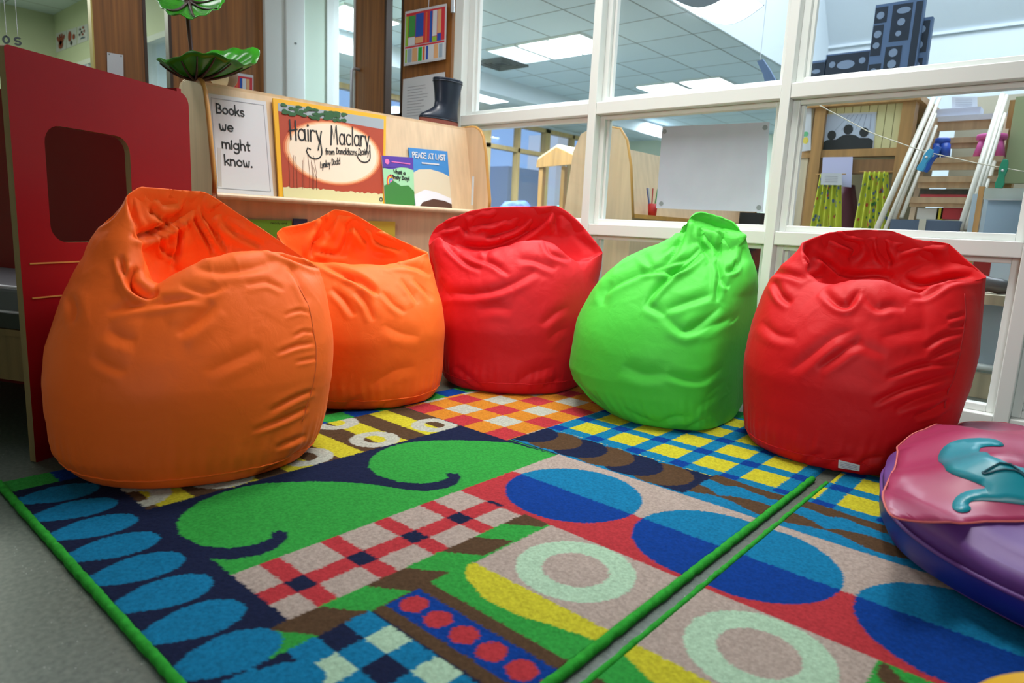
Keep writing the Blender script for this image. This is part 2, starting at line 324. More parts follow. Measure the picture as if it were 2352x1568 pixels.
def rug_one(x, y):
    col = np.empty(x.shape+(3,)); col[:] = NAVY
    b = x < -1.945; k = np.mod(y-.37, .23) < .115; col[b & k] = GREENR; col[b & ~k] = DBLUE
    # lettered strip: yellow and brown stripes with white rings
    s = (x >= -1.945) & (x < -1.622) & (y > .578) & (y < 1.625)
    br = np.mod(y-1.205, .172) < .086
    col[s & br] = BROWN; col[s & ~br] = YEL
    for cx, cy in ((-1.697, 1.305), (-1.69, 1.56), (-1.70, 1.05), (-1.70, .80), (-1.93, 1.31), (-1.93, 1.06), (-1.72, .585)):
        q = ((x-cx)/.078)**2+((y-cy)/.083)**2; qi = ((x-cx)/.038)**2+((y-cy)/.034)**2
        col[s & (q < 1) & (qi > 1)] = WHT
    # paisley strip
    m = (x >= -1.622) & (x < -1.205) & (y > .578) & (y < 1.645); col[m] = GREENR
    for sh, P_ in ((0, P2N), (-.54, P2N[:-2]+[(-1.312, 1.646), (-1.63, 1.646)])): col[m & inpoly(x, y-sh, P_)] = NAVY
    # checked strip
    m = (x >= -1.205) & (x < -.99) & (y > .578) & (y < 1.228)
    col[m] = PINK; rx = (x > -1.108) & (x < -1.058); ry = np.mod(y-.636, .1445) < .0455
    col[m & (rx | ry)] = RED; col[m & rx & ry] = NAVY
    # zigzag strip and green field
    m = (x >= -.99) & (x < -.908) & (y < 1.228) & (y > .50); yy = y-(x+.99)*.72
    col[m] = GREENR; col[m & (np.mod(yy-.536, .204) < .102)] = BROWN
    m = (x >= -.912) & (y < 1.228) & (y > .70); col[m] = GREENR
    m = (x >= -.912) & (y >= .70) & (y < .841); col[m] = BROWN
    m = (x >= -.908) & (y > .729) & (y < .81); col[m] = DBLUE
    for k in range(7): col[m & ((x+.873-.0665*k)**2+(y-.7685)**2 < .027**2)] = RED
    # blue, navy and cream checks
    m = (x > -.915) & (y <= .695) & (y > .42)
    i = np.floor((x+.915)/.0615).astype(int); j = np.floor((.695-y)/.0555).astype(int)
    ev = np.mod(i, 2) == 0; je = np.mod(j, 2) == 0
    col[m & ((ev & je) | (~ev & ~je))] = BLUE; col[m & ev & ~je] = NAVY; col[m & ~ev & je] = MINTR
    # petals along the near edge
    for k in range(13):
        cx = -1.853+.1266*k; t = (y-.38)/.166
        w = np.where(t < .55, .023+.033*np.sin(np.clip(t/.55, 0, 1)*math.pi/2), .056*np.sqrt(np.clip(1-((t-.55)/.45)**2, 0, 1)))
        p = (np.abs(x-cx+.012*(1-t)) < w) & (t > 0) & (t < 1); col[p & (x > -1.945)] = BLUE
    ringsq(col, x, y, -.906, -.5, .963, 1.228, -.738)
    col[inpoly(x, y, [(-.906, .963), (-.909, .946), (-.895, .925), (-.872, .906), (-.797, .876), (-.714, .881), (-.648, .902), (-.594, .915), (-.5, .925), (-.5, .963)])] = YEL
    ovals(col, x, y, -1.205, (-.986, -.583))
    # scallops, waves, plaid, orange checks
    m = (x > -1.405) & (x < -.774) & (y > 1.652) & (y < 1.852); col[m] = BLUE
    m2 = m & (y > 1.66+.0*x) & (x > -.86); col[m2] = NAVY
    for k, c in enumerate((BROWN, NAVY, BROWN, NAVY, BROWN, NAVY)):
        cx = -.80-.1015*k-.094; col[m & ((x-cx)**2+(y-1.752)**2 < .095**2)] = c
    m = (x >= -.774) & (y > 1.652) & (y < 1.872); waves(col, x, y, m, -.70)
    m = (x > -1.405) & (y > 1.85) & ((x < -.774) | (y > 1.872)); plaid(col, x, y, m, -1.085)
    m = (x <= -1.405) & (x > -1.945) & (y > 1.628)
    i = np.floor((-1.407-x)/.1035).astype(int); j = np.floor((y-1.628)/.1065).astype(int)
    col[m] = ORG_; col[m & (np.mod(i, 2) == 0) & (np.mod(j, 2) == 0)] = RED; col[m & (np.mod(i, 2) == 1) & (np.mod(j, 2) == 1)] = WHT
    b = y > 2.55; col[b] = DGRN
    return col
def rug_two(x, y):
    col = np.empty(x.shape+(3,)); col[:] = GREENR
    m = (y < .841); col[m] = BROWN; m = (y > .729) & (y < .81); col[m] = DBLUE
    for k in range(18): col[m & ((x+.48-.0665*k)**2+(y-.7685)**2 < .027**2)] = RED
    m = y < .70; i = np.floor(x/.0615).astype(int); j = np.floor(y/.0555).astype(int); e = np.mod(i+j, 2) == 0
    col[m & e] = BLUE; col[m & ~e & (np.mod(i, 2) == 0)] = NAVY; col[m & ~e & (np.mod(i, 2) == 1)] = MINTR
    m = (y < 1.228) & (y > .9); yy = y+(x)*.9; z = m & (x > -.18); col[z & (np.mod(yy-.9, .12) < .05)] = BROWN
    ringsq(col, x, y, -.6, -.185, .963, 1.228, -.345)
    ringsq(col, x, y, .2, .62, .963, 1.228, .41)
    col[inpoly(x, y, [(-.52, .963), (-.516, .925), (-.48, .91), (-.40, .88), (-.3, .88), (-.22, .905), (-.187, .93), (-.185, .963)])] = YEL
    ovals(col, x, y, -.6, (-.488, -.085, .318, .721))
    m = (y > 1.652) & (y < 1.872); waves(col, x, y, m, -.42)
    plaid(col, x, y, y > 1.872, -.497)
    col[(y > 2.55)] = DGRN
    return col
def rugmat():
    m = bpy.data.materials.new('tufted_rug'); m.use_nodes = True; nt = m.node_tree; b = nt.nodes['Principled BSDF']; b.inputs['Roughness'].default_value = .95; b.inputs['Specular IOR Level'].default_value = .08
    a = nt.nodes.new('ShaderNodeAttribute'); a.attribute_name = 'dye'
    tc = nt.nodes.new('ShaderNodeTexCoord'); n = nt.nodes.new('ShaderNodeTexNoise'); n.inputs['Scale'].default_value = 140; n.inputs['Detail'].default_value = 6; nt.links.new(tc.outputs['Object'], n.inputs['Vector'])
    r = nt.nodes.new('ShaderNodeMapRange'); r.inputs[1].default_value = .3; r.inputs[2].default_value = .7; r.inputs[3].default_value = .68; r.inputs[4].default_value = 1.04; nt.links.new(n.outputs['Fac'], r.inputs[0])
    mx = nt.nodes.new('ShaderNodeMix'); mx.data_type = 'RGBA'; mx.blend_type = 'MULTIPLY'; mx.inputs['Factor'].default_value = 1
    nt.links.new(a.outputs['Color'], mx.inputs['A']); nt.links.new(r.outputs[0], mx.inputs['B']); nt.links.new(mx.outputs['Result'], b.inputs['Base Color'])
    n2 = nt.nodes.new('ShaderNodeTexNoise'); n2.inputs['Scale'].default_value = 420; nt.links.new(tc.outputs['Object'], n2.inputs['Vector'])
    bp = nt.nodes.new('ShaderNodeBump'); bp.inputs['Strength'].default_value = .5; bp.inputs['Distance'].default_value = .004; nt.links.new(n2.outputs['Fac'], bp.inputs['Height']); nt.links.new(bp.outputs[0], b.inputs['Normal'])
    return m
RUGM = rugmat(); BIND = mat('green_rug_binding', (40, 140, 44), .9, noise_amt=.2, noise_scale=60, bump=.6, bump_scale=150, spec=.1)
def rug(x0, x1, y0, y1, fn, label, bind):
    st = .004; xs = np.arange(x0, x1+st/2, st); ys = np.arange(y0, y1+st/2, st); nx, ny = len(xs), len(ys)
    X, Y = np.meshgrid(xs, ys); jx = rng.normal(0, .0011, X.shape); jy = rng.normal(0, .0011, X.shape)
    C = fn(X+jx, Y+jy)
    Z = .010+rng.normal(0, .0004, X.shape)
    edge = (X < x0+st) | (X > x1-st*1.5) | (Y < y0+st) | (Y > y1-st*1.5); Z[edge] = .0015
    t = thing('rug', label, 'rug', ((x0+x1)/2, (y0+y1)/2, 0), 'patterned classroom rugs')
    me = bpy.data.meshes.new('pile'); co = np.stack([X-(x0+x1)/2, Y-(y0+y1)/2, Z], -1).reshape(-1, 3)
    me.vertices.add(len(co)); me.vertices.foreach_set('co', co.ravel())
    I = np.arange(nx*ny).reshape(ny, nx); F = np.stack([I[:-1, :-1], I[:-1, 1:], I[1:, 1:], I[1:, :-1]], -1).reshape(-1, 4)
    me.loops.add(F.size); me.loops.foreach_set('vertex_index', F.ravel()); me.polygons.add(len(F))
    me.polygons.foreach_set('loop_start', np.arange(0, F.size, 4)); me.polygons.foreach_set('loop_total', np.full(len(F), 4))
    a = me.color_attributes.new('dye', 'FLOAT_COLOR', 'POINT'); a.data.foreach_set('color', np.concatenate([C.reshape(-1, 3), np.ones((nx*ny, 1))], 1).ravel().astype(np.float32))
    me.materials.append(RUGM); me.update(); me.validate()
    o = bpy.data.objects.new('pile', me); COL.objects.link(o); o.parent = t
    for pts in bind:
        n = 120; P = [V(pts[0][0]+(pts[1][0]-pts[0][0])*k/n, pts[0][1]+(pts[1][1]-pts[0][1])*k/n, .008) for k in range(n+1)]
        P = [p+V(*(rng.normal(0, .0007, 2)), 0) for p in P]
        obj('binding', MB().tube(P, [(.0095 if pts[0][0] < -.53 else .006)+rng.normal(0, .0005) for _ in P], 8), BIND, t, smooth=True)
    return t
rug(-2.035, -.560, .378, 2.66, rug_one, 'left patterned rug with blue petals along its near edge and green binding', [((-2.035, .374), (-.552, .374)), ((-.556, .37), (-.556, 2.07))])
rug(-.512, .95, .378, 2.66, rug_two, 'right patterned rug, across the thin floor gap, partly under the purple cushion', [((-.515, .37), (-.515, 2.07)), ((-.515, .374), (.95, .374))])
# ================================================================== BEAN BAGS
def fabric(name, col):
    m = mat(name, col, .55, spec=.2, sheen=.03)
    nt = m.node_tree; b = nt.nodes['Principled BSDF']
    if 'bumped' not in m:
        m['bumped'] = 1
        tc = nt.nodes.new('ShaderNodeTexCoord')
        n = nt.nodes.new('ShaderNodeTexNoise'); n.inputs['Scale'].default_value = 16; n.inputs['Detail'].default_value = 4; n.inputs['Distortion'].default_value = 1.2; nt.links.new(tc.outputs['Object'], n.inputs['Vector'])
        n2 = nt.nodes.new('ShaderNodeTexNoise'); n2.inputs['Scale'].default_value = 600; nt.links.new(tc.outputs['Object'], n2.inputs['Vector'])
        bp = nt.nodes.new('ShaderNodeBump'); bp.inputs['Strength'].default_value = .16; bp.inputs['Distance'].default_value = .01; nt.links.new(n.outputs['Fac'], bp.inputs['Height'])
        b2 = nt.nodes.new('ShaderNodeBump'); b2.inputs['Strength'].default_value = .10; b2.inputs['Distance'].default_value = .0012; nt.links.new(n2.outputs['Fac'], b2.inputs['Height']); nt.links.new(bp.outputs[0], b2.inputs['Normal'])
        nt.links.new(b2.outputs[0], b.inputs['Normal'])
    return m
def resample(pts, n):
    p = np.array(pts, float); d = np.r_[0, np.cumsum(np.linalg.norm(np.diff(p, axis=0), axis=1))]
    u = np.linspace(0, d[-1], n); return np.stack([np.interp(u, d, p[:, k]) for k in range(p.shape[1])], 1)
def smooth1(p, it=2):
    for _ in range(it): p[1:-1] = .25*p[:-2]+.5*p[1:-1]+.25*p[2:]
    return p
def S(ox, oy, sc, *strokes):
    """strokes read off a zoomed crop: (layer, depth mm, width px, [(x, y) ...])"""
    return [(l, d*.001, w, [(ox+x/sc, oy+y/sc) for x, y in pts]) for l, d, w, pts in strokes]
def seg_dist(px, py, pts):
    """signed distance to a polyline and its parameter 0..1"""
    P = np.array(pts, float); L = np.linalg.norm(np.diff(P, axis=0), axis=1); tot = L.sum(); acc = 0
    best = np.full(px.shape, 1e9); sd = np.zeros(px.shape); uu = np.zeros(px.shape)
    for i in range(len(P)-1):
        a = P[i]; d = P[i+1]-a; l2 = d@d+1e-9
        t = np.clip(((px-a[0])*d[0]+(py-a[1])*d[1])/l2, 0, 1); dx = px-a[0]-t*d[0]; dy = py-a[1]-t*d[1]; r = np.hypot(dx, dy)
        m = r < best; best[m] = r[m]; s = np.sign(d[0]*dy-d[1]*dx); sd[m] = (r*s)[m]; uu[m] = ((acc+t*L[i])/tot)[m]; acc += L[i]
    return sd, uu
def bag(name, label, col, B0, L, R, arch, lip, PC, lip_t, arch_t, pc_t, strokes, clamps=(), depth=.92, lean=.05, base_shrink=.86, seams=(), tag_px=None, noise_a=.007, base_seam=True, wr=1.0, pf=1.6, rim_smooth=6):
    B0 = V(B0[0], B0[1], 0); t = CAM-B0; t[2] = 0; t /= np.linalg.norm(t); s = V(-t[1], t[0], 0)
    def loc(px, py, tt):
        q = onP(px, py, B0+t*tt, t)-B0; return q@s, q[2]
    def prof(pts):
        a = np.array([loc(x, y, 0) for x, y in pts]); a = a[np.argsort(a[:, 1])]; return a
    Lp, Rp = prof(L), prof(R)
    zj = .5*(Lp[-1, 1]+Rp[-1, 1])
    NF, NB, NO, NI = 230, 130, 124, 50
    kf = np.linspace(0, 1, NF, endpoint=False); kb = np.linspace(0, 1, NB, endpoint=False)
    phi = np.r_[-math.pi/2+kf*math.pi, math.pi/2+kb*math.pi]; N = NF+NB
    lp = smooth1(resample(lip, NF+1)); ar = smooth1(resample(arch, NB+1)[::-1].copy())
    rim = np.zeros((N, 3))   # s, t, z
    for j in range(NF):
        k = j/NF; tt = lip_t*math.sin(math.pi*k)**.7; a, z = loc(*lp[j], tt); rim[j] = (a, tt, z)
    for j in range(NB):
        k = j/NB; tt = arch_t*math.sin(math.pi*k)**.7; a, z = loc(*ar[j], tt); rim[NF+j] = (a, tt, z)
    def sides(z):
        sl = np.interp(z, Lp[:, 1], Lp[:, 0]); sr = np.interp(z, Rp[:, 1], Rp[:, 0])
        zz = np.clip(z/.10, 0, 1); k = base_shrink+(1-base_shrink)*np.sqrt(1-(1-zz)**2)
        c = (sl+sr)/2; a = (sr-sl)/2*k; return c, a
    G = np.zeros((NO+NI, N, 3))
    vv = np.linspace(0, 1, NO)
    amax = np.max(sides(np.linspace(.05, .6, 30))[1])
    for i, v in enumerate(vv):
        z = rim[:, 2]*v; c, a = sides(z)
        cp, sp = np.cos(phi), np.sin(phi)
        b = (.35*a+.65*amax*np.clip(1.05-.55*(z/.9)**2, .3, 1)*(base_shrink+(1-base_shrink)*np.sqrt(1-(1-np.clip(z/.1, 0, 1))**2)))*depth
        S_ = c+a*np.sign(sp)*np.abs(sp)**.92; T_ = -lean*z+b*np.sign(cp)*np.abs(cp)**.85
        x = np.clip((v-.42)/.58, 0, 1); front = cp > 0
        w = np.where(front, 1-np.power(np.clip(1-x**2.0, 0, 1), .55), x*x*(3-2*x))
        G[i, :, 0] = S_*(1-w)+rim[:, 0]*w; G[i, :, 1] = T_*(1-w)+rim[:, 1]*w; G[i, :, 2] = z
    pc = loc(*PC, pc_t); pcv = V(pc[0], pc_t, pc[1])
    for m in range(NI):
        w = (m+1)/NI; h = w**1.25; p = 1-(1-w)**pf
        cp = np.cos(phi); q = np.stack([pcv[0]+.02*np.sin(phi), pcv[1]+.02*cp, np.full(N, pcv[2])], -1)
        G[NO+m, :, :2] = rim[:, :2]*(1-h)+q[:, :2]*h; G[NO+m, :, 2] = rim[:, 2]*(1-p)+q[:, 2]*p
    W = B0+G[..., 0:1]*s+G[..., 1:2]*t+G[..., 2:3]*V(0, 0, 1)
    def smooth(W, it, lo, hi):
        for _ in range(it):
            A = W.copy(); A[1:-1] = .5*W[1:-1]+.125*(W[:-2]+W[2:])+.125*(np.roll(W, 1, 1)+np.roll(W, -1, 1))[1:-1]
            W[lo:hi] = A[lo:hi]
        return W
    for j in range(N):
        if math.cos(phi[j]) < 0:
            W[NO:, j] -= t*(.022*-math.cos(phi[j])*np.sin(math.pi*np.linspace(0, 1, NI)**.8))[:, None]
    W = smooth(W, rim_smooth, 60, NO+NI-1)
    def normals(W):
        du = np.roll(W, -1, 1)-np.roll(W, 1, 1); dv = np.gradient(W, axis=0); n = np.cross(du, dv)
        return n/(np.linalg.norm(n, axis=-1, keepdims=True)+1e-9)
    n = normals(W)
    # gentle cloth undulation, stronger towards the mouth
    amp = np.zeros(W.shape[:2]); ang = phi[None, :]
    hgt = np.clip(W[..., 2]/max(zj, .3), 0, 1.2)
    sd = (hash(name+label) % 97)*.31 if False else B0[0]*7.3
    nz = np.zeros(W.shape[:2])
    for i in range(W.shape[0]):
        for j in range(W.shape[1]):
            p = W[i, j]-B0
            v = Vector((p[0]*4.5+sd, p[1]*4.5, p[2]*6.5)); a1 = noise.noise(v)
            k = 1-abs(noise.noise(Vector((p[0]*11+sd, p[1]*11+3, p[2]*7+p[0]*5)))*1.9)
            f = noise.voronoi(Vector((p[0]*6.5+sd+a1*.5, p[1]*6.5+a1*.4, p[2]*8.5+p[0]*4)))[0]
            nz[i, j] = a1*.7+max(0, k-.72)*.6*(.1+hgt[i, j]**2)+(min(f[1]-f[0], .5)-.2)*(3.0 if i >= NO else .25+1.25*max(0, hgt[i, j]-.45)**1.2)
    W = W+n*(nz*noise_a*wr)[..., None]*np.clip(W[..., 2:3]/.06, 0, 1)
    # bottom puckers
    puck = np.sin(phi*46+2*np.sin(phi*5))*np.sin(phi*17+1)
    W = W+n*(.0022*puck[None, :]*np.exp(-((W[..., 2]-.085)/.05)**2))[..., None]
    # folds
    px, py, _ = (lambda q: (IW/2+FPX*(q@RT)/(q@FW), IH/2-FPX*(q@UP)/(q@FW), 0))(W-CAM)
    n = normals(W); vd = CAM-W; vd /= np.linalg.norm(vd, axis=-1, keepdims=True); face = np.clip(((n*vd).sum(-1)+.1)*3, 0, 1)
    row = np.arange(NO+NI)[:, None]*np.ones((1, N)); frontcol = (np.cos(phi) > -.15)[None, :]
    lay = {'o': np.clip((NO+3-row)/4, 0, 1)*frontcol, 'i': np.clip((row-NO+3)/4, 0, 1), 'a': np.ones_like(row)}
    for l, d, w, pts in strokes:
        w = w*.85; q = smooth1(resample(pts, 14), 3); sd_, u = seg_dist(px, py, q); u4 = np.clip(np.sin(math.pi*np.clip(u, 0, 1)), 0, 1)**.5
        ad = np.abs(sd_); g = -np.exp(-ad/(.62*w))-.25*np.exp(-(sd_/w)**2)+.6*np.exp(-((sd_-1.7*w)/(.9*w))**2)+.32*np.exp(-((sd_+2.0*w)/(1.3*w))**2)
        W = W+n*(d*(1.9 if l == 'i' else 1.05)*g*u4*face*lay[l])[..., None]
    W = .5*W+.5*smooth(W.copy(), 1, 2, NO+NI-1)
    for cl in clamps:   # soft contact with a neighbour: (point, normal, zmax)
        p0, nn, zm = cl; p0 = np.asarray(p0, float); nn = -np.asarray(nn, float)
        dd = (W-p0)@nn; k = .02; pos = np.where(dd > .4, dd, k*np.log1p(np.exp(np.clip(dd/k, -40, 40)))); wz = np.clip((zm-W[..., 2])/.12, 0, 1)
        W = W+nn*((pos-dd)*wz)[..., None]
    W[..., 2] = np.maximum(W[..., 2], .0125)
    W[0, :, 2] = .0125
    root = thing('bean_bag', label, 'bean bag', (B0[0], B0[1], .011), 'bean bags around the rug')
    mb = MB(); M = NO+NI
    vs = W.reshape(-1, 3); fs = []
    I = np.arange(M*N).reshape(M, N)
    F = np.stack([I[:-1], np.roll(I, -1, 1)[:-1], np.roll(I, -1, 1)[1:], I[1:]], -1).reshape(-1, 4)
    mb.add(vs, F.tolist()+[tuple(range(N-1, -1, -1)), tuple(I[-1].tolist())])
    m = fabric('fabric_'+name, col)
    o = obj('cover', mb, m, root, smooth=True, fix=True)
    thread = mat('thread_'+name, tuple(int(c*.84) for c in col), .8)
    if base_seam:
        zz = int(np.searchsorted(W[:60, 0, 2], .055)); obj('base_seam', MB().tube(W[max(zz, 2)][::2], .0028, 6, closed=True), m, root, smooth=True)
    for pts in seams:
        q = resample(pts, 40); P = []
        for a, b in q:
            msk = face > .5; dd = np.where(msk & (row < NO+4), np.hypot(px-a, py-b), 1e9); k = np.unravel_index(np.argmin(dd), dd.shape)
            P.append(W[k])
        P = smooth1(np.array(P), 3); obj('side_seam', MB().tube(P, .0022, 5), thread, root, smooth=True)
    if tag_px:
        for pts in tag_px:
            P = []
            for a, b in pts:
                dd = np.where((face > .3) & (row < NO), np.hypot(px-a, py-b), 1e9); k = np.unravel_index(np.argmin(dd), dd.shape)
                z = (W[k]-CAM)@FW; P.append(CAM+ray(a, b)*(z-.016))
            obj('care_label', MB().prism(P, t*-.002), PAPER, root)
            c0, cx_, cy_ = P[0], P[1]-P[0], P[3]-P[0]
            mb = MB()
            for k, (v0, u1) in enumerate(((.2, .9), (.4, .85), (.6, .9), (.78, .6))):
                mb.prism([c0+cx_*.1+cy_*v0+t*.001, c0+cx_*u1+cy_*v0+t*.001, c0+cx_*u1+cy_*(v0+.06)+t*.001, c0+cx_*.1+cy_*(v0+.06)+t*.001], t*.0004)
            if len(pts) == 4 and abs(pts[1][0]-pts[0][0]) > 30: obj('print', mb, mat('grey_print', (150, 150, 160), .7), root)
    return root, W
c1 = (0, 380, 2.036)
PUCK1 = S(*c1, ('o', 5, 5, [(1330, 700), (1400, 675), (1450, 690)]), ('o', 5, 5, [(1370, 800), (1420, 775), (1470, 780)]), ('o', 6, 6, [(1290, 880), (1390, 840), (1470, 830)]), ('o', 5, 5, [(1380, 920), (1480, 900)]), ('o', 7, 7, [(1260, 1150), (1380, 1085), (1470, 1050)]), ('o', 7, 7, [(1180, 1240), (1330, 1185), (1440, 1130)]), ('o', 6, 7, [(1290, 1320), (1430, 1260)]), ('o', 8, 8, [(1190, 1455), (1330, 1395), (1450, 1300)]))
ST1 = PUCK1+S(*c1,
    ('o', 26, 12, [(640, 480), (605, 545), (640, 590), (700, 612), (740, 590)]), ('o', 12, 9, [(560, 420), (580, 500), (600, 560)]),
    ('o', 7, 6, [(340, 325), (430, 290), (520, 250), (570, 170)]), ('o', 9, 12, [(500, 685), (600, 655), (760, 640), (860, 620), (980, 622)]),
    ('o', 8, 14, [(330, 600), (345, 680), (335, 740)]), ('o', 9, 20, [(830, 790), (930, 715), (1000, 640)]), ('o', 14, 9, [(1240, 375), (1350, 420), (1450, 465), (1500, 470)]),
    ('o', 7, 9, [(1350, 460), (1400, 540), (1440, 640)]), ('o', 5, 18, [(960, 970), (1100, 905), (1220, 850)]), ('o', 4, 16, [(430, 880), (500, 930), (590, 965)]), ('o', 5, 20, [(500, 760), (560, 800), (640, 820)]),
    ('o', 8, 14, [(900, 470), (1000, 500), (1180, 480), (1300, 440)]), ('o', 6, 10, [(840, 560), (960, 600), (1060, 560)]), ('o', 6, 8, [(1150, 560), (1250, 540), (1330, 580)]),
    ('i', 22, 11, [(620, 330), (700, 325), (780, 285), (850, 235), (890, 190)]), ('i', 12, 8, [(690, 200), (750, 250), (810, 245)]), ('i', 10, 7, [(820, 250), (845, 340), (825, 430), (800, 480)]),
    ('i', 12, 7, [(900, 230), (960, 330), (1000, 400)]), ('i', 12, 8, [(940, 200), (1010, 320), (1070, 400)]), ('i', 8, 6, [(740, 330), (760, 400), (830, 430)]), ('i', 10, 8, [(1060, 180), (990, 230), (930, 250)]),
    ('i', 9, 8, [(1040, 260), (1120, 330), (1230, 380)]), ('i', 8, 7, [(600, 150), (620, 230), (650, 300)]), ('i', 7, 6, [(700, 120), (760, 170), (860, 190)]), ('a', 6, 7, [(650, 85), (690, 120), (720, 170)]), ('a', 7, 8, [(960, 110), (940, 150), (900, 180)]))
BAGS = {}
BAGS[1] = bag('orange', 'large orange bean bag nearest the camera, slumped against the red panel', (253, 108, 34), (-1.985, .80),
    [(165, 1082), (120, 1010), (101, 930), (98, 870), (103, 790), (118, 720), (130, 670), (145, 630), (158, 590), (162, 545), (195, 505), (240, 475), (290, 440)],
    [(640, 1085), (690, 1045), (720, 990), (742, 920), (755, 850), (762, 760), (762, 680), (757, 640), (735, 612)],
    [(290, 440), (318, 420), (370, 424), (430, 430), (470, 432), (500, 450), (540, 478), (580, 505), (620, 532), (660, 560), (700, 588), (735, 612)],
    [(290, 440), (302, 490), (312, 530), (320, 580), (338, 630), (365, 645), (410, 618), (460, 588), (520, 574), (590, 568), (640, 572), (690, 588), (735, 612)],
    (455, 730), .13, -.11, -.07, ST1, clamps=[((-2.163+.022, .486+.011, 0), (-.899, -.438, 0), 3.)],
    seams=[[(c1[0]+x/2.036, 380+y/2.036) for x, y in [(1400, 560), (1440, 640), (1460, 740), (1480, 850), (1477, 950), (1460, 1040), (1440, 1110), (1410, 1200)]]], pf=2.2)
c2 = (600, 440, 2.8)
ST2 = S(*c2, ('o', 14, 9, [(340, 430), (450, 490), (600, 560), (760, 660)]), ('o', 10, 8, [(520, 540), (640, 560), (740, 640)]), ('o', 9, 9, [(780, 470), (900, 460), (1030, 490), (1090, 540)]), ('o', 8, 10, [(450, 620), (530, 690), (600, 800)]),
    ('o', 8, 9, [(610, 640), (680, 720), (720, 830)]), ('o', 7, 9, [(780, 640), (850, 720), (930, 780)]), ('o', 7, 8, [(900, 560), (960, 640), (1010, 720)]), ('o', 7, 8, [(980, 560), (1060, 640), (1100, 700)]), ('o', 4, 16, [(780, 850), (900, 910), (1020, 930)]), ('o', 4, 16, [(700, 1250), (850, 1150), (1000, 1120)]),
    ('o', 5, 8, [(520, 1400), (560, 1350), (650, 1340)]), ('o', 5, 8, [(740, 1420), (800, 1370), (880, 1350)]), ('o', 6, 9, [(900, 1390), (1000, 1350), (1110, 1280)]),
    ('i', 16, 10, [(420, 170), (400, 250), (340, 340), (320, 420)]), ('i', 12, 8, [(470, 110), (450, 200), (420, 290)]), ('i', 14, 10, [(540, 250), (600, 200), (640, 260), (700, 340)]), ('i', 10, 8, [(560, 240), (540, 330), (500, 400)]), ('i', 10, 8, [(640, 200), (720, 250), (830, 220)]), ('i', 12, 9, [(700, 260), (780, 330), (900, 370)]), ('i', 9, 7, [(340, 380), (450, 400), (560, 400)]), ('a', 8, 8, [(210, 200), (300, 160), (380, 150), (410, 190)]), ('i', 8, 8, [(860, 410), (790, 400), (720, 380)]))
BAGS[2] = bag('orange', 'smaller-looking orange bean bag between the nearest orange one and the dark red one', (253, 108, 34), (-2.27, 1.62),
    [(690, 955), (640, 920), (615, 850), (605, 760), (612, 680), (622, 600), (634, 530)],
    [(900, 958), (960, 945), (990, 925), (1007, 890), (1015, 830), (1020, 750), (1018, 690), (1008, 650), (1003, 620), (998, 600), (985, 577)],
    [(634, 530), (650, 517), (680, 512), (712, 505), (735, 495), (755, 482), (770, 475), (800, 480), (830, 495), (860, 515), (900, 537), (940, 556), (985, 577)],
    [(634, 530), (660, 568), (720, 597), (760, 599), (800, 603), (870, 604), (905, 598), (945, 590), (985, 577)],
    (815, 690), .10, -.13, -.06, ST2, clamps=[((-2.26+.0, 1.24, 0), (.32, -.947, 0), .75)], tag_px=[[(985, 934), (1012, 917), (1013, 921), (990, 938)]], pf=2.0)
ST3 = S(*c2, ('i', 12, 9, [(1130, 230), (1220, 220), (1290, 190), (1330, 280)]), ('i', 14, 9, [(1340, 240), (1400, 190), (1480, 200), (1560, 150)]), ('i', 12, 9, [(1440, 300), (1540, 270), (1640, 240), (1720, 160)]), ('i', 14, 10, [(1250, 330), (1330, 360), (1460, 370), (1580, 330), (1700, 270), (1800, 190), (1890, 110)]),
    ('a', 14, 8, [(1910, 100), (1890, 190), (1900, 270)]), ('o', 12, 8, [(1180, 320), (1250, 400), (1330, 470), (1420, 500)]), ('o', 10, 8, [(1260, 360), (1370, 430), (1480, 450), (1600, 540)]), ('o', 9, 8, [(1820, 300), (1860, 400), (1990, 440)]), ('o', 8, 8, [(1460, 360), (1440, 440)]), ('o', 10, 12, [(1180, 640), (1320, 660), (1500, 640), (1640, 580), (1780, 500)]),
    ('o', 8, 10, [(1640, 430), (1760, 440), (1900, 500)]), ('o', 7, 14, [(1150, 560), (1180, 640), (1230, 690)]), ('o', 7, 12, [(1800, 860), (1900, 780), (2000, 740)]), ('o', 6, 14, [(1850, 960), (1930, 900), (2010, 880)]), ('o', 7, 8, [(1250, 1120), (1320, 1180), (1430, 1270)]), ('o', 6, 8, [(1280, 1200), (1350, 1260), (1440, 1290)]), ('o', 6, 14, [(1640, 1230), (1740, 1160), (1900, 1130)]), ('o', 6, 14, [(1780, 1290), (1880, 1230), (1970, 1190)]), ('o', 5, 14, [(1380, 760), (1500, 740), (1620, 760)]))
BAGS[3] = bag('crimson', 'dark red bean bag in the corner, between the orange and the green ones', (200, 24, 32), (-1.93, 2.41),
    [(1060, 905), (1025, 885), (1014, 850), (1012, 780), (1010, 700), (1004, 640), (1000, 610), (990, 585), (984, 562)],
    [(1300, 912), (1345, 870), (1362, 800), (1368, 720), (1374, 650), (1380, 610), (1387, 578)],
    [(984, 562), (985, 545), (1000, 518), (1030, 500), (1080, 480), (1130, 472), (1180, 470), (1230, 470), (1280, 468), (1302, 480), (1330, 505), (1355, 535), (1375, 560), (1387, 578)],
    [(984, 562), (1008, 542), (1035, 560), (1065, 576), (1110, 577), (1150, 566), (1200, 556), (1245, 548), (1268, 556), (1292, 577), (1320, 597), (1350, 597), (1387, 578)],
    (1180, 620), .12, -.08, -.07, ST3, clamps=[((-1.255-.42*.99, 2.43, 0), (.99, .02, 0), .60), ((-2.1, 3.0, 0), (0, 1, 0), 2.)], pf=1.5)
c4 = (1280, 460, 2.8)
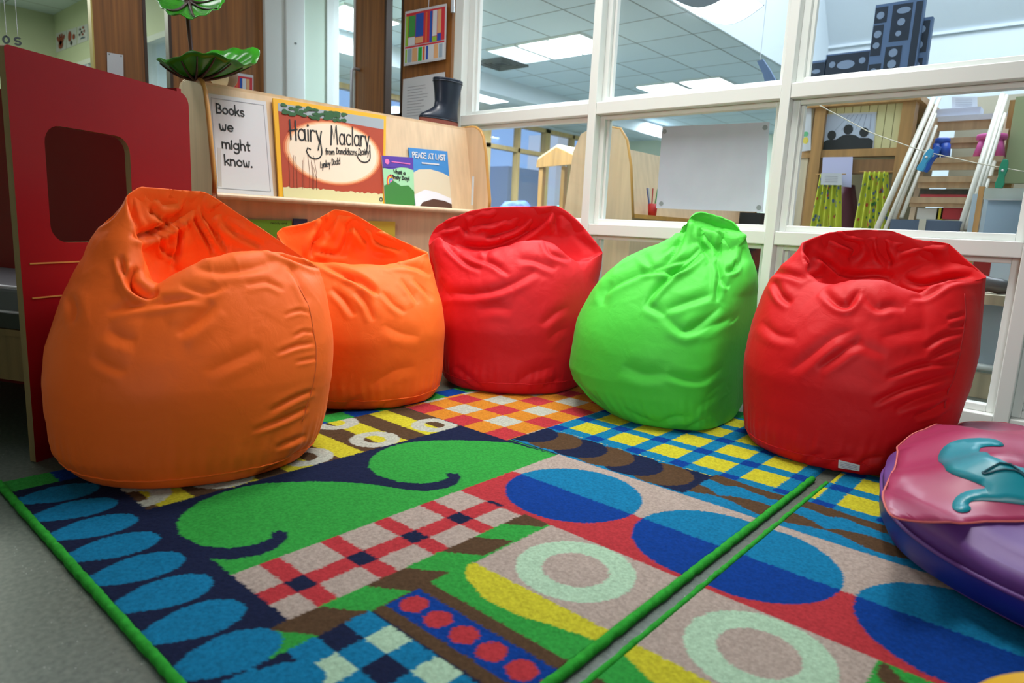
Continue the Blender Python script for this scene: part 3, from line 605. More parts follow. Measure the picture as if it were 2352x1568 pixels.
ST4 = S(*c4, ('o', 14, 8, [(600, 440), (720, 410), (850, 370), (910, 310)]), ('o', 16, 8, [(520, 460), (680, 455), (790, 460), (860, 400), (940, 330)]), ('o', 14, 9, [(570, 660), (640, 560), (760, 450), (850, 380)]), ('o', 16, 8, [(830, 110), (800, 240), (760, 340), (710, 400)]), ('o', 14, 8, [(930, 170), (920, 260), (950, 320), (990, 400)]), ('o', 14, 8, [(1020, 390), (1050, 460), (1035, 560), (1030, 650)]), ('o', 14, 8, [(1080, 460), (1140, 440), (1150, 390)]), ('o', 12, 8, [(1060, 490), (1080, 540), (1110, 560)]),
    ('o', 10, 10, [(300, 590), (400, 520), (520, 470), (600, 440)]), ('o', 9, 9, [(540, 330), (580, 390), (610, 430)]), ('o', 8, 8, [(640, 370), (720, 310), (800, 260)]), ('o', 9, 10, [(1080, 200), (1050, 290), (1040, 370)]), ('o', 9, 10, [(1200, 300), (1190, 380), (1150, 460)]), ('o', 9, 9, [(940, 210), (1000, 290), (1040, 330)]), ('o', 12, 14, [(700, 740), (820, 860), (960, 760), (1060, 680)]), ('o', 9, 14, [(880, 860), (1000, 800), (1160, 760), (1240, 730)]), ('o', 10, 12, [(700, 1110), (820, 1150), (940, 1160), (1060, 1120), (1190, 1080)]), ('o', 8, 12, [(900, 1330), (1030, 1290), (1180, 1230)]), ('o', 6, 18, [(420, 1060), (560, 1120), (700, 1110)]),
    ('o', 6, 8, [(90, 1130), (150, 1200), (230, 1290)]), ('o', 6, 8, [(110, 1180), (200, 1260), (320, 1340)]), ('o', 6, 9, [(420, 1340), (520, 1390), (650, 1440)]), ('o', 7, 9, [(640, 1440), (760, 1390), (880, 1400)]), ('o', 6, 9, [(820, 1470), (950, 1420), (1080, 1420)]), ('o', 8, 10, [(980, 1260), (1100, 1210), (1200, 1200)]), ('o', 9, 8, [(1150, 790), (1200, 780), (1240, 740)]), ('o', 7, 12, [(350, 520), (300, 600), (290, 680)]), ('o', 8, 12, [(560, 660), (640, 700), (700, 740)]), ('o', 9, 12, [(700, 700), (860, 640), (1000, 600)]))
BAGS[4] = bag('lime', 'lime green bean bag with a gathered, pointed top', (72, 194, 60), (-1.255, 2.44),
    [(1480, 972), (1400, 935), (1350, 895), (1318, 857), (1309, 830), (1312, 800), (1320, 755), (1328, 720), (1337, 690), (1350, 650), (1366, 615), (1388, 585), (1425, 567), (1470, 555), (1520, 541), (1565, 522), (1578, 505)],
    [(1640, 990), (1700, 960), (1735, 900), (1748, 850), (1755, 780), (1758, 720), (1759, 660), (1755, 620), (1738, 575), (1715, 540)],
    [(1578, 505), (1585, 492), (1597, 487), (1610, 485), (1640, 490), (1680, 506), (1700, 525), (1715, 540)],
    [(1578, 505), (1584, 530), (1600, 556), (1625, 575), (1655, 582), (1685, 572), (1703, 556), (1715, 540)],
    (1648, 528), .035, -.045, -.012, [('a',)+q[1:] for q in ST4], clamps=[((-.60-.385*.99, 2.45, 0), (1, .0, 0), .62), ((-1.1, 3.0, 0), (0, 1, 0), 2.)], depth=.95, lean=.12, noise_a=.008, pf=1.0, base_seam=False, rim_smooth=40)
c5 = (1680, 500, 2.53)
ST5 = S(*c5, ('i', 16, 10, [(430, 180), (470, 250), (460, 320), (520, 350)]), ('i', 14, 9, [(560, 90), (640, 140), (740, 170), (740, 210), (680, 240)]), ('i', 14, 9, [(860, 110), (880, 200), (930, 280)]), ('i', 12, 9, [(620, 320), (720, 340), (850, 330), (930, 350)]), ('i', 10, 8, [(640, 90), (760, 100), (850, 70), (960, 130), (1060, 120)]), ('i', 12, 9, [(960, 190), (1100, 140), (1250, 150)]), ('i', 10, 8, [(1000, 350), (1080, 400), (1250, 350), (1400, 330)]), ('i', 8, 7, [(480, 220), (560, 260), (640, 330)]),
    ('o', 10, 9, [(170, 370), (220, 310), (330, 320), (430, 360)]), ('o', 12, 10, [(250, 370), (290, 460), (350, 500)]), ('o', 12, 10, [(530, 420), (620, 510), (680, 520), (740, 420)]), ('o', 8, 12, [(760, 430), (850, 540), (930, 500), (1010, 530)]), ('o', 8, 8, [(1040, 460), (1120, 470), (1270, 360), (1460, 350)]), ('o', 8, 16, [(340, 890), (480, 780), (600, 680), (720, 650)]), ('o', 7, 14, [(500, 880), (620, 800), (760, 700)]), ('o', 4, 16, [(620, 710), (760, 740), (900, 800)]), ('o', 5, 20, [(860, 700), (1000, 660), (1140, 640)]),
    ('o', 8, 8, [(1120, 760), (1220, 690), (1340, 660)]), ('o', 8, 8, [(1140, 830), (1230, 780), (1330, 740)]), ('o', 9, 8, [(900, 930), (1080, 860), (1310, 830)]), ('o', 10, 9, [(820, 1080), (980, 1000), (1150, 950), (1290, 900)]), ('o', 10, 9, [(950, 1120), (1080, 1060), (1270, 1000)]), ('o', 9, 8, [(1060, 1160), (1180, 1120), (1260, 1060)]), ('o', 5, 6, [(1250, 590), (1360, 560)]), ('o', 5, 6, [(1260, 640), (1360, 620)]),
    ('o', 8, 9, [(130, 1330), (250, 1390), (400, 1440)]), ('o', 6, 9, [(400, 1450), (450, 1390), (540, 1370)]), ('o', 6, 9, [(540, 1460), (620, 1400), (720, 1390)]), ('o', 8, 10, [(700, 1480), (800, 1400), (900, 1390)]), ('o', 6, 14, [(170, 600), (260, 680), (380, 700)]))
BAGS[5] = bag('scarlet', 'bright red bean bag on the right with a white care label near its base', (192, 14, 20), (-.605, 2.46),
    [(1770, 1050), (1732, 1020), (1712, 980), (1708, 900), (1710, 820), (1718, 760), (1730, 700), (1737, 660), (1745, 638), (1762, 612), (1790, 588), (1820, 568), (1842, 552)],
    [(2110, 1090), (2160, 1030), (2200, 960), (2230, 880), (2250, 800), (2262, 740), (2268, 680), (2270, 632)],
    [(1842, 552), (1870, 540), (1900, 530), (1930, 525), (1960, 523), (2000, 522), (2050, 524), (2080, 535), (2110, 546), (2150, 548), (2180, 553), (2220, 590), (2250, 615), (2270, 632)],
    [(1842, 552), (1846, 590), (1860, 622), (1885, 643), (1920, 650), (1960, 642), (1990, 637), (2040, 642), (2085, 660), (2110, 670), (2145, 652), (2190, 637), (2235, 640), (2270, 632)],
    (2010, 720), .12, -.13, -.08, ST5, clamps=[((-.6, 3.03, 0), (0, 1, 0), 2.)], tag_px=[[(1926, 1056), (1975, 1068), (1974, 1082), (1925, 1074)]],
    seams=[[(1680+x/2.53, 500+y/2.53) for x, y in [(1355, 440), (1362, 560), (1345, 680), (1320, 820), (1290, 930), (1255, 1020), (1235, 1110)]]], pf=1.8)
# ================================================================== LETTERING
def arc(cx, cy, rx, ry, a0, a1, n=14):
    return [(cx+rx*math.cos(math.radians(a0+(a1-a0)*k/n)), cy+ry*math.sin(math.radians(a0+(a1-a0)*k/n))) for k in range(n+1)]
O_ = arc(.45, .5, .45, .5, 90, 450)
GL = {  # strokes on a grid: x-height 1, ascender 1.75, descender -.75; last item is the advance
 'o': ([O_], 1.2), 'c': ([arc(.45, .5, .45, .5, 45, 315)], 1.1), 'e': ([[(.02, .5), (.9, .5)]+arc(.45, .5, .45, .5, 0, 315)], 1.2),
 'a': ([O_, [(.9, 1), (.9, .1), (1.02, 0)]], 1.3), 'd': ([O_, [(.9, 1.75), (.9, 0)]], 1.25), 'g': ([O_, [(.9, 1), (.9, -.35)]+arc(.45, -.35, .45, .4, 0, -150)], 1.25),
 'h': ([[(0, 1.75), (0, 0)], [(0, .5)]+arc(.38, .6, .38, .4, 170, 0)+[(.76, 0)]], 1.1), 'n': ([[(0, 1), (0, 0)], [(0, .5)]+arc(.38, .6, .38, .4, 170, 0)+[(.76, 0)]], 1.1),
 'm': ([[(0, 1), (0, 0)], [(0, .5)]+arc(.32, .6, .32, .4, 170, 0)+[(.64, 0)], [(.64, .5)]+arc(.96, .6, .32, .4, 170, 0)+[(1.28, 0)]], 1.6),
 'i': ([[(.05, 1), (.05, 0)], arc(.05, 1.4, .05, .06, 0, 360, 6)], .4), 'l': ([[(.05, 1.75), (.05, 0)]], .4), 'k': ([[(0, 1.75), (0, 0)], [(.7, 1), (.03, .42)], [(.25, .6), (.75, 0)]], 1.0),
 's': ([arc(.36, .75, .32, .25, 40, 260)+arc(.36, .25, .34, .25, 90, -140)], .95), 't': ([[(.25, 1.5), (.25, .15)]+arc(.42, .15, .17, .15, 180, 290), [(0, 1), (.6, 1)]], .85),
 'w': ([[(0, 1), (.1, .2)]+arc(.3, .25, .2, .25, 190, 350)+[(.52, .9)]+arc(.74, .25, .2, .25, 190, 350)+[(1.04, 1)]], 1.35), 'y': ([[(0, 1), (.38, .05)], [(.75, 1), (.2, -.75)]], 1.0),
 'r': ([[(0, 1), (0, 0)], [(0, .5)]+arc(.36, .6, .36, .4, 170, 50)], .8), 'f': ([arc(.45, 1.45, .25, .3, 40, 180)+[(.2, 0)], [(0, 1), (.5, 1)]], .75),
 'B': ([[(0, 1.6), (0, 0)], [(0, 1.6)]+arc(.4, 1.22, .35, .38, 90, -90)+[(0, .84), (.4, .84)]+arc(.45, .42, .42, .42, 90, -90)+[(0, 0)]], 1.2),
 'H': ([[(0, 1.75), (.05, 0)], [(.75, 1.7), (.75, -.05)], [(-.15, .75), (.95, .95)]], 1.1), 'M': ([[(0, -.1), (.15, 1.7), (.55, .4), (1.0, 1.75), (1.2, 0)]], 1.6),
 'D': ([[(0, 1.6), (0, 0)], [(-.1, 1.6)]+arc(.2, .8, .6, .8, 90, -90)+[(-.1, 0)]], 1.05), 'L': ([[(.1, 1.6), (0, 0), (.7, .05)]], .8), '.': ([arc(.06, .06, .06, .06, 0, 360, 6)], .4), ' ': ([], .7),
 'W': ([[(0, 1.6), (.35, 0), (.6, 1.1), (.85, 0), (1.2, 1.6)]], 1.4), '!': ([[(.1, 1.6), (.1, .5)], arc(.1, .06, .06, .06, 0, 360, 6)], .4),
 'P': ([[(0, 0), (0, 1.6)]+arc(.35, 1.2, .4, .4, 90, -90)+[(0, .8)]], 1.0), 'E': ([[(.75, 1.6), (0, 1.6), (0, 0), (.75, 0)], [(0, .85), (.6, .85)]], 1.0), 'A': ([[(0, 0), (.45, 1.6), (.9, 0)], [(.17, .55), (.73, .55)]], 1.1),
 'C': ([arc(.5, .8, .5, .8, 50, 310)], 1.1), 'T': ([[(0, 1.6), (.9, 1.6)], [(.45, 1.6), (.45, 0)]], 1.05), 'S': ([arc(.4, 1.2, .36, .4, 40, 260)+arc(.4, .4, .4, .42, 90, -140)], 1.0)}
def ribbon(mb, pts, w, fr, mi=0):
    """flat pen stroke of width w (frame units) through pts, lifted by fr(u, v)"""
    P = np.array(pts, float)
    if len(P) > 2: P = P
    d = np.gradient(P, axis=0); d /= np.linalg.norm(d, axis=1, keepdims=True)+1e-9; n = np.stack([-d[:, 1], d[:, 0]], 1)
    asp = fr.asp; n2 = n*np.array([1, asp])
    P = P.copy(); P[0] -= d[0]*w*.4*np.array([1, 1]); P[-1] += d[-1]*w*.4
    A = [fr(*(P[i]+n2[i]*w/2)) for i in range(len(P))]; B = [fr(*(P[i]-n2[i]*w/2)) for i in range(len(P))]
    k = len(P); mb.add(A+B, [(i, i+1, k+i+1, k+i) for i in range(k-1)], mi)
class Frame:
    """flat sheet with corners tl, tr, br, bl; fr(u, v) -> point on it, lifted off by h"""
    def __init__(s, tl, tr, br, bl, h=.001):
        s.c = [np.asarray(p, float) for p in (bl, br, tr, tl)]; nn = np.cross(s.c[1]-s.c[0], s.c[3]-s.c[0]); nn /= np.linalg.norm(nn)
        if nn@(CAM-s.c[0]) < 0: nn = -nn
        s.n = nn; s.h = h; s.asp = np.linalg.norm(s.c[1]-s.c[0])/np.linalg.norm(s.c[3]-s.c[0])
    def __call__(s, u, v):
        b, r, t, l = s.c; return b*(1-u)*(1-v)+r*u*(1-v)+t*u*v+l*(1-u)*v+s.n*s.h
    def lift(s, h): f = Frame(s.c[3], s.c[2], s.c[1], s.c[0], h); return f
def write(mb, fr, txt, u, v, width, xh, pen, rise=0.0, mi=0):
    adv = sum(GL[c][1] for c in txt); k = width/max(adv-.2, .3); x = 0
    for c in txt:
        st, a = GL[c]
        for pl_ in st: ribbon(mb, [(u+(x+px)*k, v+py*xh+rise*(x+px)*k/width) for px, py in pl_], pen, fr, mi)
        x += a
def poly(mb, fr, pts, mi=0): mb.add([fr(u, v) for u, v in pts], [tuple(range(len(pts)))], mi)
def rect(mb, fr, u0, u1, v0, v1, mi=0): poly(mb, fr, [(u0, v0), (u1, v0), (u1, v1), (u0, v1)], mi)
def ell(mb, fr, cu, cv, ru, rv, mi=0, n=28, a0=0, a1=360): poly(mb, fr, [(cu+ru*math.cos(math.radians(a0+(a1-a0)*k/n)), cv+rv*math.sin(math.radians(a0+(a1-a0)*k/n))) for k in range(n+(a1-a0 < 360))], mi)
def slab(fr, th, mi=0):
    c = [fr(0, 0), fr(1, 0), fr(1, 1), fr(0, 1)]; return MB().prism([p-fr.n*fr.h for p in c], -fr.n*th, mi)
def pxframe(tl, tr, br, bl, p0, n, h=.0012): return Frame(*[onP(x, y, p0, n) for x, y in (tl, tr, br, bl)], h=h)
def cm(name, c, rough=.55): return mat(name, c, rough)
def flat(name, mb, mats, parent): return obj(name, mb, mats, parent, fix=False)

# ================================================================== BOOKCASE
SD = V(-.0872, -.9962, 0); SN = V(.9962, -.0872, 0); SO = V(-2.86, 3.0, 0)
def sp(l, q, z): return SO+SD*l-SN*q+V(0, 0, z)
SAX = (SD, -SN, V(0, 0, 1))
def sbox(mb, l0, l1, q0, q1, z0, z1, mi=0): return mb.box(sp((l0+l1)/2, (q0+q1)/2, (z0+z1)/2), (l1-l0, q1-q0, z1-z0), SAX, mi)
case = thing('bookcase', 'beech bookcase with a sloping display ledge behind the orange bean bags', 'bookcase', sp(.8, .2, 0))
EP = [(0, 0), (-.03, .80), (-.033, .86), (.02, 1.15), (.045, 1.235), (.075, 1.275), (.12, 1.298), (.16, 1.302), (.29, 1.302), (.34, 1.29), (.38, 1.25), (.41, 1.18), (.46, .85), (.44, 0)]
for l in (-.02, 1.60):
    p = obj('end_panel', MB().prism([sp(l, q, z) for q, z in EP], SD*.02), BEECH, case, bevel=.003)
    obj('edge_strip', MB().tube([sp(l+.01, q-.001, z) for q, z in EP[1:10]], .0105, 8), LIP, p, smooth=True)
    obj('clear_bracket', MB().prism([sp(l+(.10 if l < 0 else -.03), .03, z) for z in (.83, 1.0)]+[sp(l+(.085 if l < 0 else -.045), .03, z) for z in (1.0, .83)], -SN*.003), mat('clear_plastic', (200, 205, 205), .15), p)
mb = MB(); mb.prism([sp(0, .10, .79), sp(0, .20, 1.285), sp(0, .215, 1.285), sp(0, .115, .79)], SD*1.6); obj('display_board', mb, BEECH, case)
mb = MB(); sbox(mb, 0, 1.6, -.022, .12, .776, .802); mb.tube([sp(0, -.022, .789), sp(1.6, -.022, .789)], .014, 10); obj('ledge', mb, BEECH, case, bevel=.002)
mb = MB(); sbox(mb, 0, 1.6, .205, .40, 1.284, 1.30); obj('top_board', mb, BEECH, case)
mb = MB(); sbox(mb, 0, 1.6, .075, .095, .04, .776); obj('lower_panel', mb, BEECH, case)
mb = MB(); sbox(mb, 0, 1.6, -.01, .08, .40, .425); obj('lower_ledge', mb, BEECH, case)
mb = MB(); sbox(mb, 0, 1.6, .01, .42, .0, .04); obj('plinth', mb, BEECH, case)
mb = MB(); mb.prism([sp(0, .37, .04), sp(0, .37, 1.284), sp(0, .385, 1.284), sp(0, .385, .04)], SD*1.6); obj('back_board', mb, BEECH, case)
BN = np.cross(SD, (sp(0, .20, 1.285)-sp(0, .10, .79))); BN /= np.linalg.norm(BN); BN = BN if BN[0] > 0 else -BN
BP = sp(0, .10, .79)
def board(tl, tr, br, bl, off): return pxframe(tl, tr, br, bl, BP+BN*off, BN)
def rest(fr, z):   # let the lower corners stand on height z
    for k in (0, 1):
        c, t = fr.c[k], fr.c[3-k]; fr.c[k] = t+(c-t)*((t[2]-z)/(t[2]-c[2]))
    return fr
# sign
fr = rest(board((476, 214), (611, 233), (627, 428), (492, 419), .006), .8025)
sg = obj('sign', slab(fr, .003), PAPER, label='white laminated sheet with black hand lettering, leftmost on the bookcase ledge', cat='sign')
sg2 = MB()
for a, b, v, w in (('Books', .13, .815, .46), ('we', .16, .645, .23), ('might', .18, .465, .47), ('know.', .20, .295, .46)):
    sg2 = MB(); write(sg2, fr, a, b, v, w, .056, .023, rise=-.004); flat('lettering', sg2, BLACK, sg)
mb = MB()
for q in ((.05, .95, .955, .96), (.05, .95, .05, .055), (.05, .056, .05, .96), (.944, .95, .05, .96)): rect(mb, fr, *q)
flat('ruled_border', mb, mat('pale_grey_ink', (150, 156, 168), .6), sg)
# big picture book
fr = rest(board((627, 225), (887, 266), (884, 462), (641, 444), .022), .8025)
bk = obj('picture_book', slab(fr, .012), cm('book_yellow', (226, 170, 28), .4), label='big landscape picture book with yellow border and hand-lettered black title', cat='book')
f1 = fr.lift(.0008)
cols = [cm('cover_sky', (150, 160, 166)), cm('cover_red', (164, 58, 22)), cm('cover_red_light', (196, 92, 46)), cm('cover_peach', (220, 150, 104)), cm('cover_apricot', (230, 190, 150)), cm('cover_cream', (228, 214, 192)), cm('cover_grass', (206, 200, 150)), cm('cover_leaf', (30, 84, 36)), cm('cover_reed', (110, 50, 24))]
mb = MB()
rect(mb, f1, .035, .975, .0, .955, 1)
f2 = fr.lift(.0012); poly(mb, f2, [(.035, .875), (.3, .865), (.6, .855), (.975, .84), (.975, .955), (.035, .955)], 0)
for k, s_ in enumerate((1.0, .965, .93, .89)):
    ell(mb, fr.lift(.0014+k*.0003), .505, .51, .45*s_, .345*s_, 2+k, 48)
rect(mb, fr.lift(.003), .035, .975, 0, .10, 6)
g = [(.035, .10)]+[(.035+.94*k/40, .10+.018*rng.random()) for k in range(41)]+[(.975, .10)]; poly(mb, fr.lift(.0031), g, 6)
for k in range(60):
    a, b = rng.uniform(.07, .6), rng.uniform(.85, .95); b = max(b, .84+.11*abs(a-.3)); ell(mb, fr.lift(.0034+.00002*k), a, b, rng.uniform(.015, .035), rng.uniform(.01, .022), 7, 7, rng.uniform(0, 60), rng.uniform(0, 60)+360)
for k in range(10):
    a = rng.uniform(.07, .36); h = rng.uniform(.22, .36); ribbon(mb, [(a, .10), (a+.005, .1+h*.5), (a+rng.uniform(-.02, .02), .1+h)], .003, fr.lift(.0036), 8)
flat('cover_art', mb, cols, bk)
mb = MB(); fx = fr.lift(.0042)
write(mb, fx, 'Hairy', .12, .60, .27, .115, .012, rise=.01); write(mb, fx, 'Maclary', .47, .605, .36, .115, .012, rise=.02)
ribbon(mb, [(.375, .63), (.385, .52)]+[(p, q) for p, q in arc(.32, .50, .065, .075, 0, -150)]+[(.25, .50), (.263, .535), (.285, .52)], .011, fx)
ribbon(mb, [(.835, .64), (.84, .53)]+[(p, q) for p, q in arc(.78, .505, .06, .06, 0, -150)]+[(.715, .50), (.725, .53), (.75, .52)], .011, fx)
write(mb, fx, 'from', .42, .485, .08, .038, .0065, rise=.008); write(mb, fx, 'Donaldsons', .52, .505, .19, .04, .0065, rise=.01); write(mb, fx, 'Dairy', .73, .525, .10, .04, .0065, rise=.01)
write(mb, fx, 'Lynley', .37, .335, .09, .04, .0065, rise=.03); write(mb, fx, 'Dodd', .475, .38, .075, .04, .0065, rise=.02)
for k in range(2): ribbon(mb, arc(.955, .05, .016-.004*k, .022-.005*k, 0, 360), .005, fx)
flat('lettering', mb, BLACK, bk)
# two small books
fr = rest(board((876.7, 357), (948.5, 362), (952, 462), (884.5, 459), .030), .8025)
b1 = obj('picture_book', slab(fr, .006), PAPER, label='small picture book with purple header and green cover, beside the big book', cat='book')
mb = MB(); rect(mb, fr, 0, 1, 0, .8, 1); rect(mb, fr, 0, 1, .78, 1, 0); poly(mb, fr.lift(.0016), [(0, .8), (0, .74)]+[(k/10, .76-.03*math.sin(k*.7)) for k in range(11)]+[(1, .8)], 0)
poly(mb, fr.lift(.002), [(0, 0), (1, 0), (1, .3), (.8, .42), (.55, .40), (.3, .5), (0, .38)], 2)
for k in range(4): ell(mb, fr.lift(.0024+.0002*k), .24, .47, .15-.035*k, .15-.035*k, 3+k, 16, 30, 210)
ell(mb, fr.lift(.0024), .15, .88, .07, .055, 6, 16)
flat('cover_art', mb, [cm('cover_purple', (76, 46, 150)), cm('cover_mint', (150, 206, 160)), cm('cover_hill', (48, 120, 44)), cm('cover_kite_red', (206, 60, 60)), cm('cover_kite_yellow', (236, 196, 60)), cm('cover_kite_blue', (60, 120, 200)), cm('cover_pink', (214, 110, 170))], b1)
fx = fr.lift(.0030); mb = MB(); write(mb, fx, 'What a', .34, .655, .38, .042, .026, rise=-.02); flat('lettering', mb, BLACK, b1); mb = MB(); write(mb, fx, 'Windy Day!', .22, .545, .62, .042, .026, rise=-.02)
flat('lettering', mb, BLACK, b1)
mb = MB()
for k in range(12): ribbon(mb, [(.3+.05*k, .885-.002*k), (.335+.05*k, .885-.002*k)], .03, fx)
flat('small_print', mb, mats := cm('pale_pink_ink', (220, 110, 180)), b1)
fr = rest(board((938, 338.6), (1027.5, 347.6), (1037, 468.7), (953, 462), .012), .8025)
b2 = obj('picture_book', slab(fr, .006), cm('cover_sky_blue', (52, 126, 190)), label='small blue picture book with white capitals, at the right end of the ledge', cat='book')
mb = MB(); poly(mb, fr, [(0, .56), (.2, .64), (.5, .66), (.8, .62), (1, .56), (1, 0), (0, 0)], 0); poly(mb, fr.lift(.0017), [(0, .2), (.3, .30), (.6, .27), (1, .18), (1, 0), (0, 0)], 1); poly(mb, fr.lift(.0022), [(.1, 0), (.2, .08), (.5, .15), (.8, .13), (1, .08), (1, 0)], 2)
flat('cover_art', mb, [cm('cover_pillow', (206, 196, 170)), cm('cover_sheet', (214, 216, 224)), cm('cover_blanket', (78, 46, 30))], b2)
mb = MB(); write(mb, fr.lift(.0024), 'PEACE AT LAST', .08, .84, .84, .055, .026, rise=.0); 
for k in range(9): ribbon(mb, [(.3+.05*k, .755), (.33+.05*k, .755)], .03, fr.lift(.0024))
flat('lettering', mb, PAPER, b2)
# books on the lower ledge, half hidden by the bean bags
def lowbook(x0, x1, yt, c, label, txt=None):
    a = onP(x0, yt, sp(0, .045, 0), SN); b = onP(x1, yt+ (x1-x0)*.03, sp(0, .045, 0), SN); fr = Frame(a, b, V(b[0], b[1], .4255), V(a[0], a[1], .4255), .001)
    o = obj('picture_book', slab(fr, .008), cm('lower_'+label.split()[0], c), label=label, cat='book'); return o, fr
o, fr = lowbook(560, 670, 503, (106, 176, 40), 'green picture book on the lower ledge, seen between the two orange bean bags')
mb = MB(); write(mb, fr, 'ready', .55, .93, .2, .022, .006); write(mb, fr, 'and', .78, .93, .12, .022, .006); flat('lettering', mb, BLACK, o)
lowbook(674, 706, 502, (40, 52, 92), 'navy picture book on the lower ledge, next to the green one')
lowbook(846, 908, 507, (206, 190, 60), 'yellow picture book on the lower ledge, behind the second orange bean bag')

# ------------------------------------------------------------------ rubber boot on the bookcase top
RUB = mat('black_rubber', (18, 28, 44), .35, spec=.5); RUST = mat('red_brown_sole', (120, 58, 44), .6)
bo = thing('rubber_boot', 'navy black rubber boot standing on the right end of the bookcase', 'boot', sp(.14, .268, 1.30))
def bring(l0, l1, w, z, toe=0):
    n = 28; c = (l0+l1)/2; a = (l1-l0)/2; out = []
    for k in range(n):
        th = 2*math.pi*k/n; ll = a*math.cos(th); ww = w*math.sin(th)*(1-.12*toe*math.cos(th)); out.append(sp(c+ll, .268+ww, 1.301+z))
    return out
obj('upper', MB().rings([bring(*r) for r in ((.02, .298, .048, .026), (.018, .302, .05, .036), (.018, .295, .049, .05), (.02, .265, .047, .066), (.022, .225, .046, .085), (.024, .196, .046, .105), (.022, .188, .05, .14), (.012, .192, .056, .19), (-.004, .204, .062, .262), (-.006, .206, .063, .268), (-.004, .204, .06, .272), (.004, .196, .055, .268), (.02, .18, .05, .22))]), RUB, bo, smooth=True)
obj('sole', MB().rings([bring(.02, .298, .047, 0), bring(.016, .304, .051, .004), bring(.016, .304, .051, .026)]), RUST, bo, smooth=False)
for z in (.03, .254): obj('trim_band', MB().tube(bring(*((.017, .303, .0505, z) if z < .1 else (-.003, .2035, .0625, z))), .003, 6, closed=True), RUB, bo, smooth=True)
# ------------------------------------------------------------------ big artificial leaves and the ball behind them
LEAF = mat('leaf_green', (44, 128, 22), .25, noise_amt=.4, noise_scale=9); VEIN = mat('leaf_vein', (50, 30, 20), .5); STEM = mat('leaf_stem', (84, 48, 42), .4); LEAFTOP = mat('leaf_edge', (120, 190, 30), .35)
LP0 = sp(1.6, .12, 0); LN = CAM-LP0; LN[2] = 0; LN /= np.linalg.norm(LN)
def lp(x, y, t=0): return onP(x, y, LP0+LN*t, LN)
pl_ = thing('leaf_stalk', 'tall artificial leaf stalk with two big green leaves, left end of the bookcase', 'plant', lp(450, 190))
obj('stem', MB().tube([lp(427, -60, -.06), lp(428, 0, -.06), lp(433, 60, -.06), lp(440, 118, -.06), lp(447, 160, -.03), lp(451, 184, -.02)], .0095, 8), STEM, pl_, smooth=True)
def leaf(apex, rim, parent, veins):
    N = len(rim); A = lp(*apex); R = [lp(*p) for p in rim]; mb = MB(); K = 7
    rr = np.array(R); n = 60
    d = np.r_[0, np.cumsum(np.linalg.norm(np.diff(np.vstack([rr, rr[:1]]), axis=0), axis=1))]; u = np.linspace(0, d[-1], n, endpoint=False)
    cl = np.vstack([rr, rr[:1]]); Q = np.stack([np.interp(u, d, cl[:, k]) for k in range(3)], 1)
    for k in range(n): Q[k] += V(0, 0, .006*math.sin(k*1.3))
    rings = []
    for i in range(K+1):
        w = i/K; rings.append([A+(Q[k]-A)*w+V(0, 0, -.02*math.sin(math.pi*w))+LN*0*w for k in range(n)])
    vs = [p for r_ in rings for p in r_]; fs = []
    for i in range(K):
        for j in range(n): fs.append((i*n+j, i*n+(j+1) % n, (i+1)*n+(j+1) % n, (i+1)*n+j))
    mb.add(vs, fs, 0)
    o = obj('leaf', mb, LEAF, parent, smooth=True, fix=True); m = o.modifiers.new('thickness', 'SOLIDIFY'); m.thickness = .0025
    for t in veins:
        B = Q[int(t*n) % n]; off = LN*.010+V(0, 0, -.004)
        obj('vein', MB().tube([A+(B-A)*w+V(0, 0, -.02*math.sin(math.pi*w))+off for w in np.linspace(.03, .9, 9)], [.008-.0006*k for k in range(9)], 6), VEIN, o, smooth=True)
    return o
leaf((450, 182, -.02), [(358, 136, .0), (380, 141, .06), (402, 134, .10), (425, 121, .13), (450, 119, .14), (480, 121, .14), (515, 128, .14), (537, 139, .12), (560, 147, .08), (585, 148, .03), (597, 131, -.02), (597, 112, -.06), (545, 112, -.12), (500, 116, -.15), (470, 122, -.14), (400, 135, -.08)], pl_, (.01, .07, .14, .2, .27, .34, .41, .47))
leaf((434, 2, -.06), [(358, 0, .0), (372, 18, .06), (386, 30, .1), (420, 36, .13), (445, 43, .14), (480, 28, .12), (508, 15, .06), (518, -6, 0), (500, -30, -.1), (440, -40, -.15), (380, -30, -.1)], pl_, (.1, .25, .4, .55, .7))
q = sp(1.42, .33, 1.30); ball = thing('ball', 'round ball, half white half brown, on the bookcase under the big leaf', 'ball', q)
r_ = .065
for nm, c, a0, a1 in (('white_half', (206, 198, 180), 90, 270), ('brown_half', (96, 76, 56), -90, 90)):
    mb = MB(); rg = []
    for k in range(13):
        a = math.radians(a0+(a1-a0)*k/12)
        rg.append([q+V(0, 0, r_+.001)+r_*(SD*-1*math.cos(a)*math.sin(b)+SN*math.sin(a)*math.sin(b)+V(0, 0, 1)*math.cos(b)) for b in np.linspace(.001, math.pi-.001, 16)])
    vs = [p for x in rg for p in x]; mb.add(vs, [(i*16+j, i*16+j+1, (i+1)*16+j+1, (i+1)*16+j) for i in range(12) for j in range(15)])
    obj(nm, mb, mat(nm+'_paint', c, .45), ball, smooth=True)

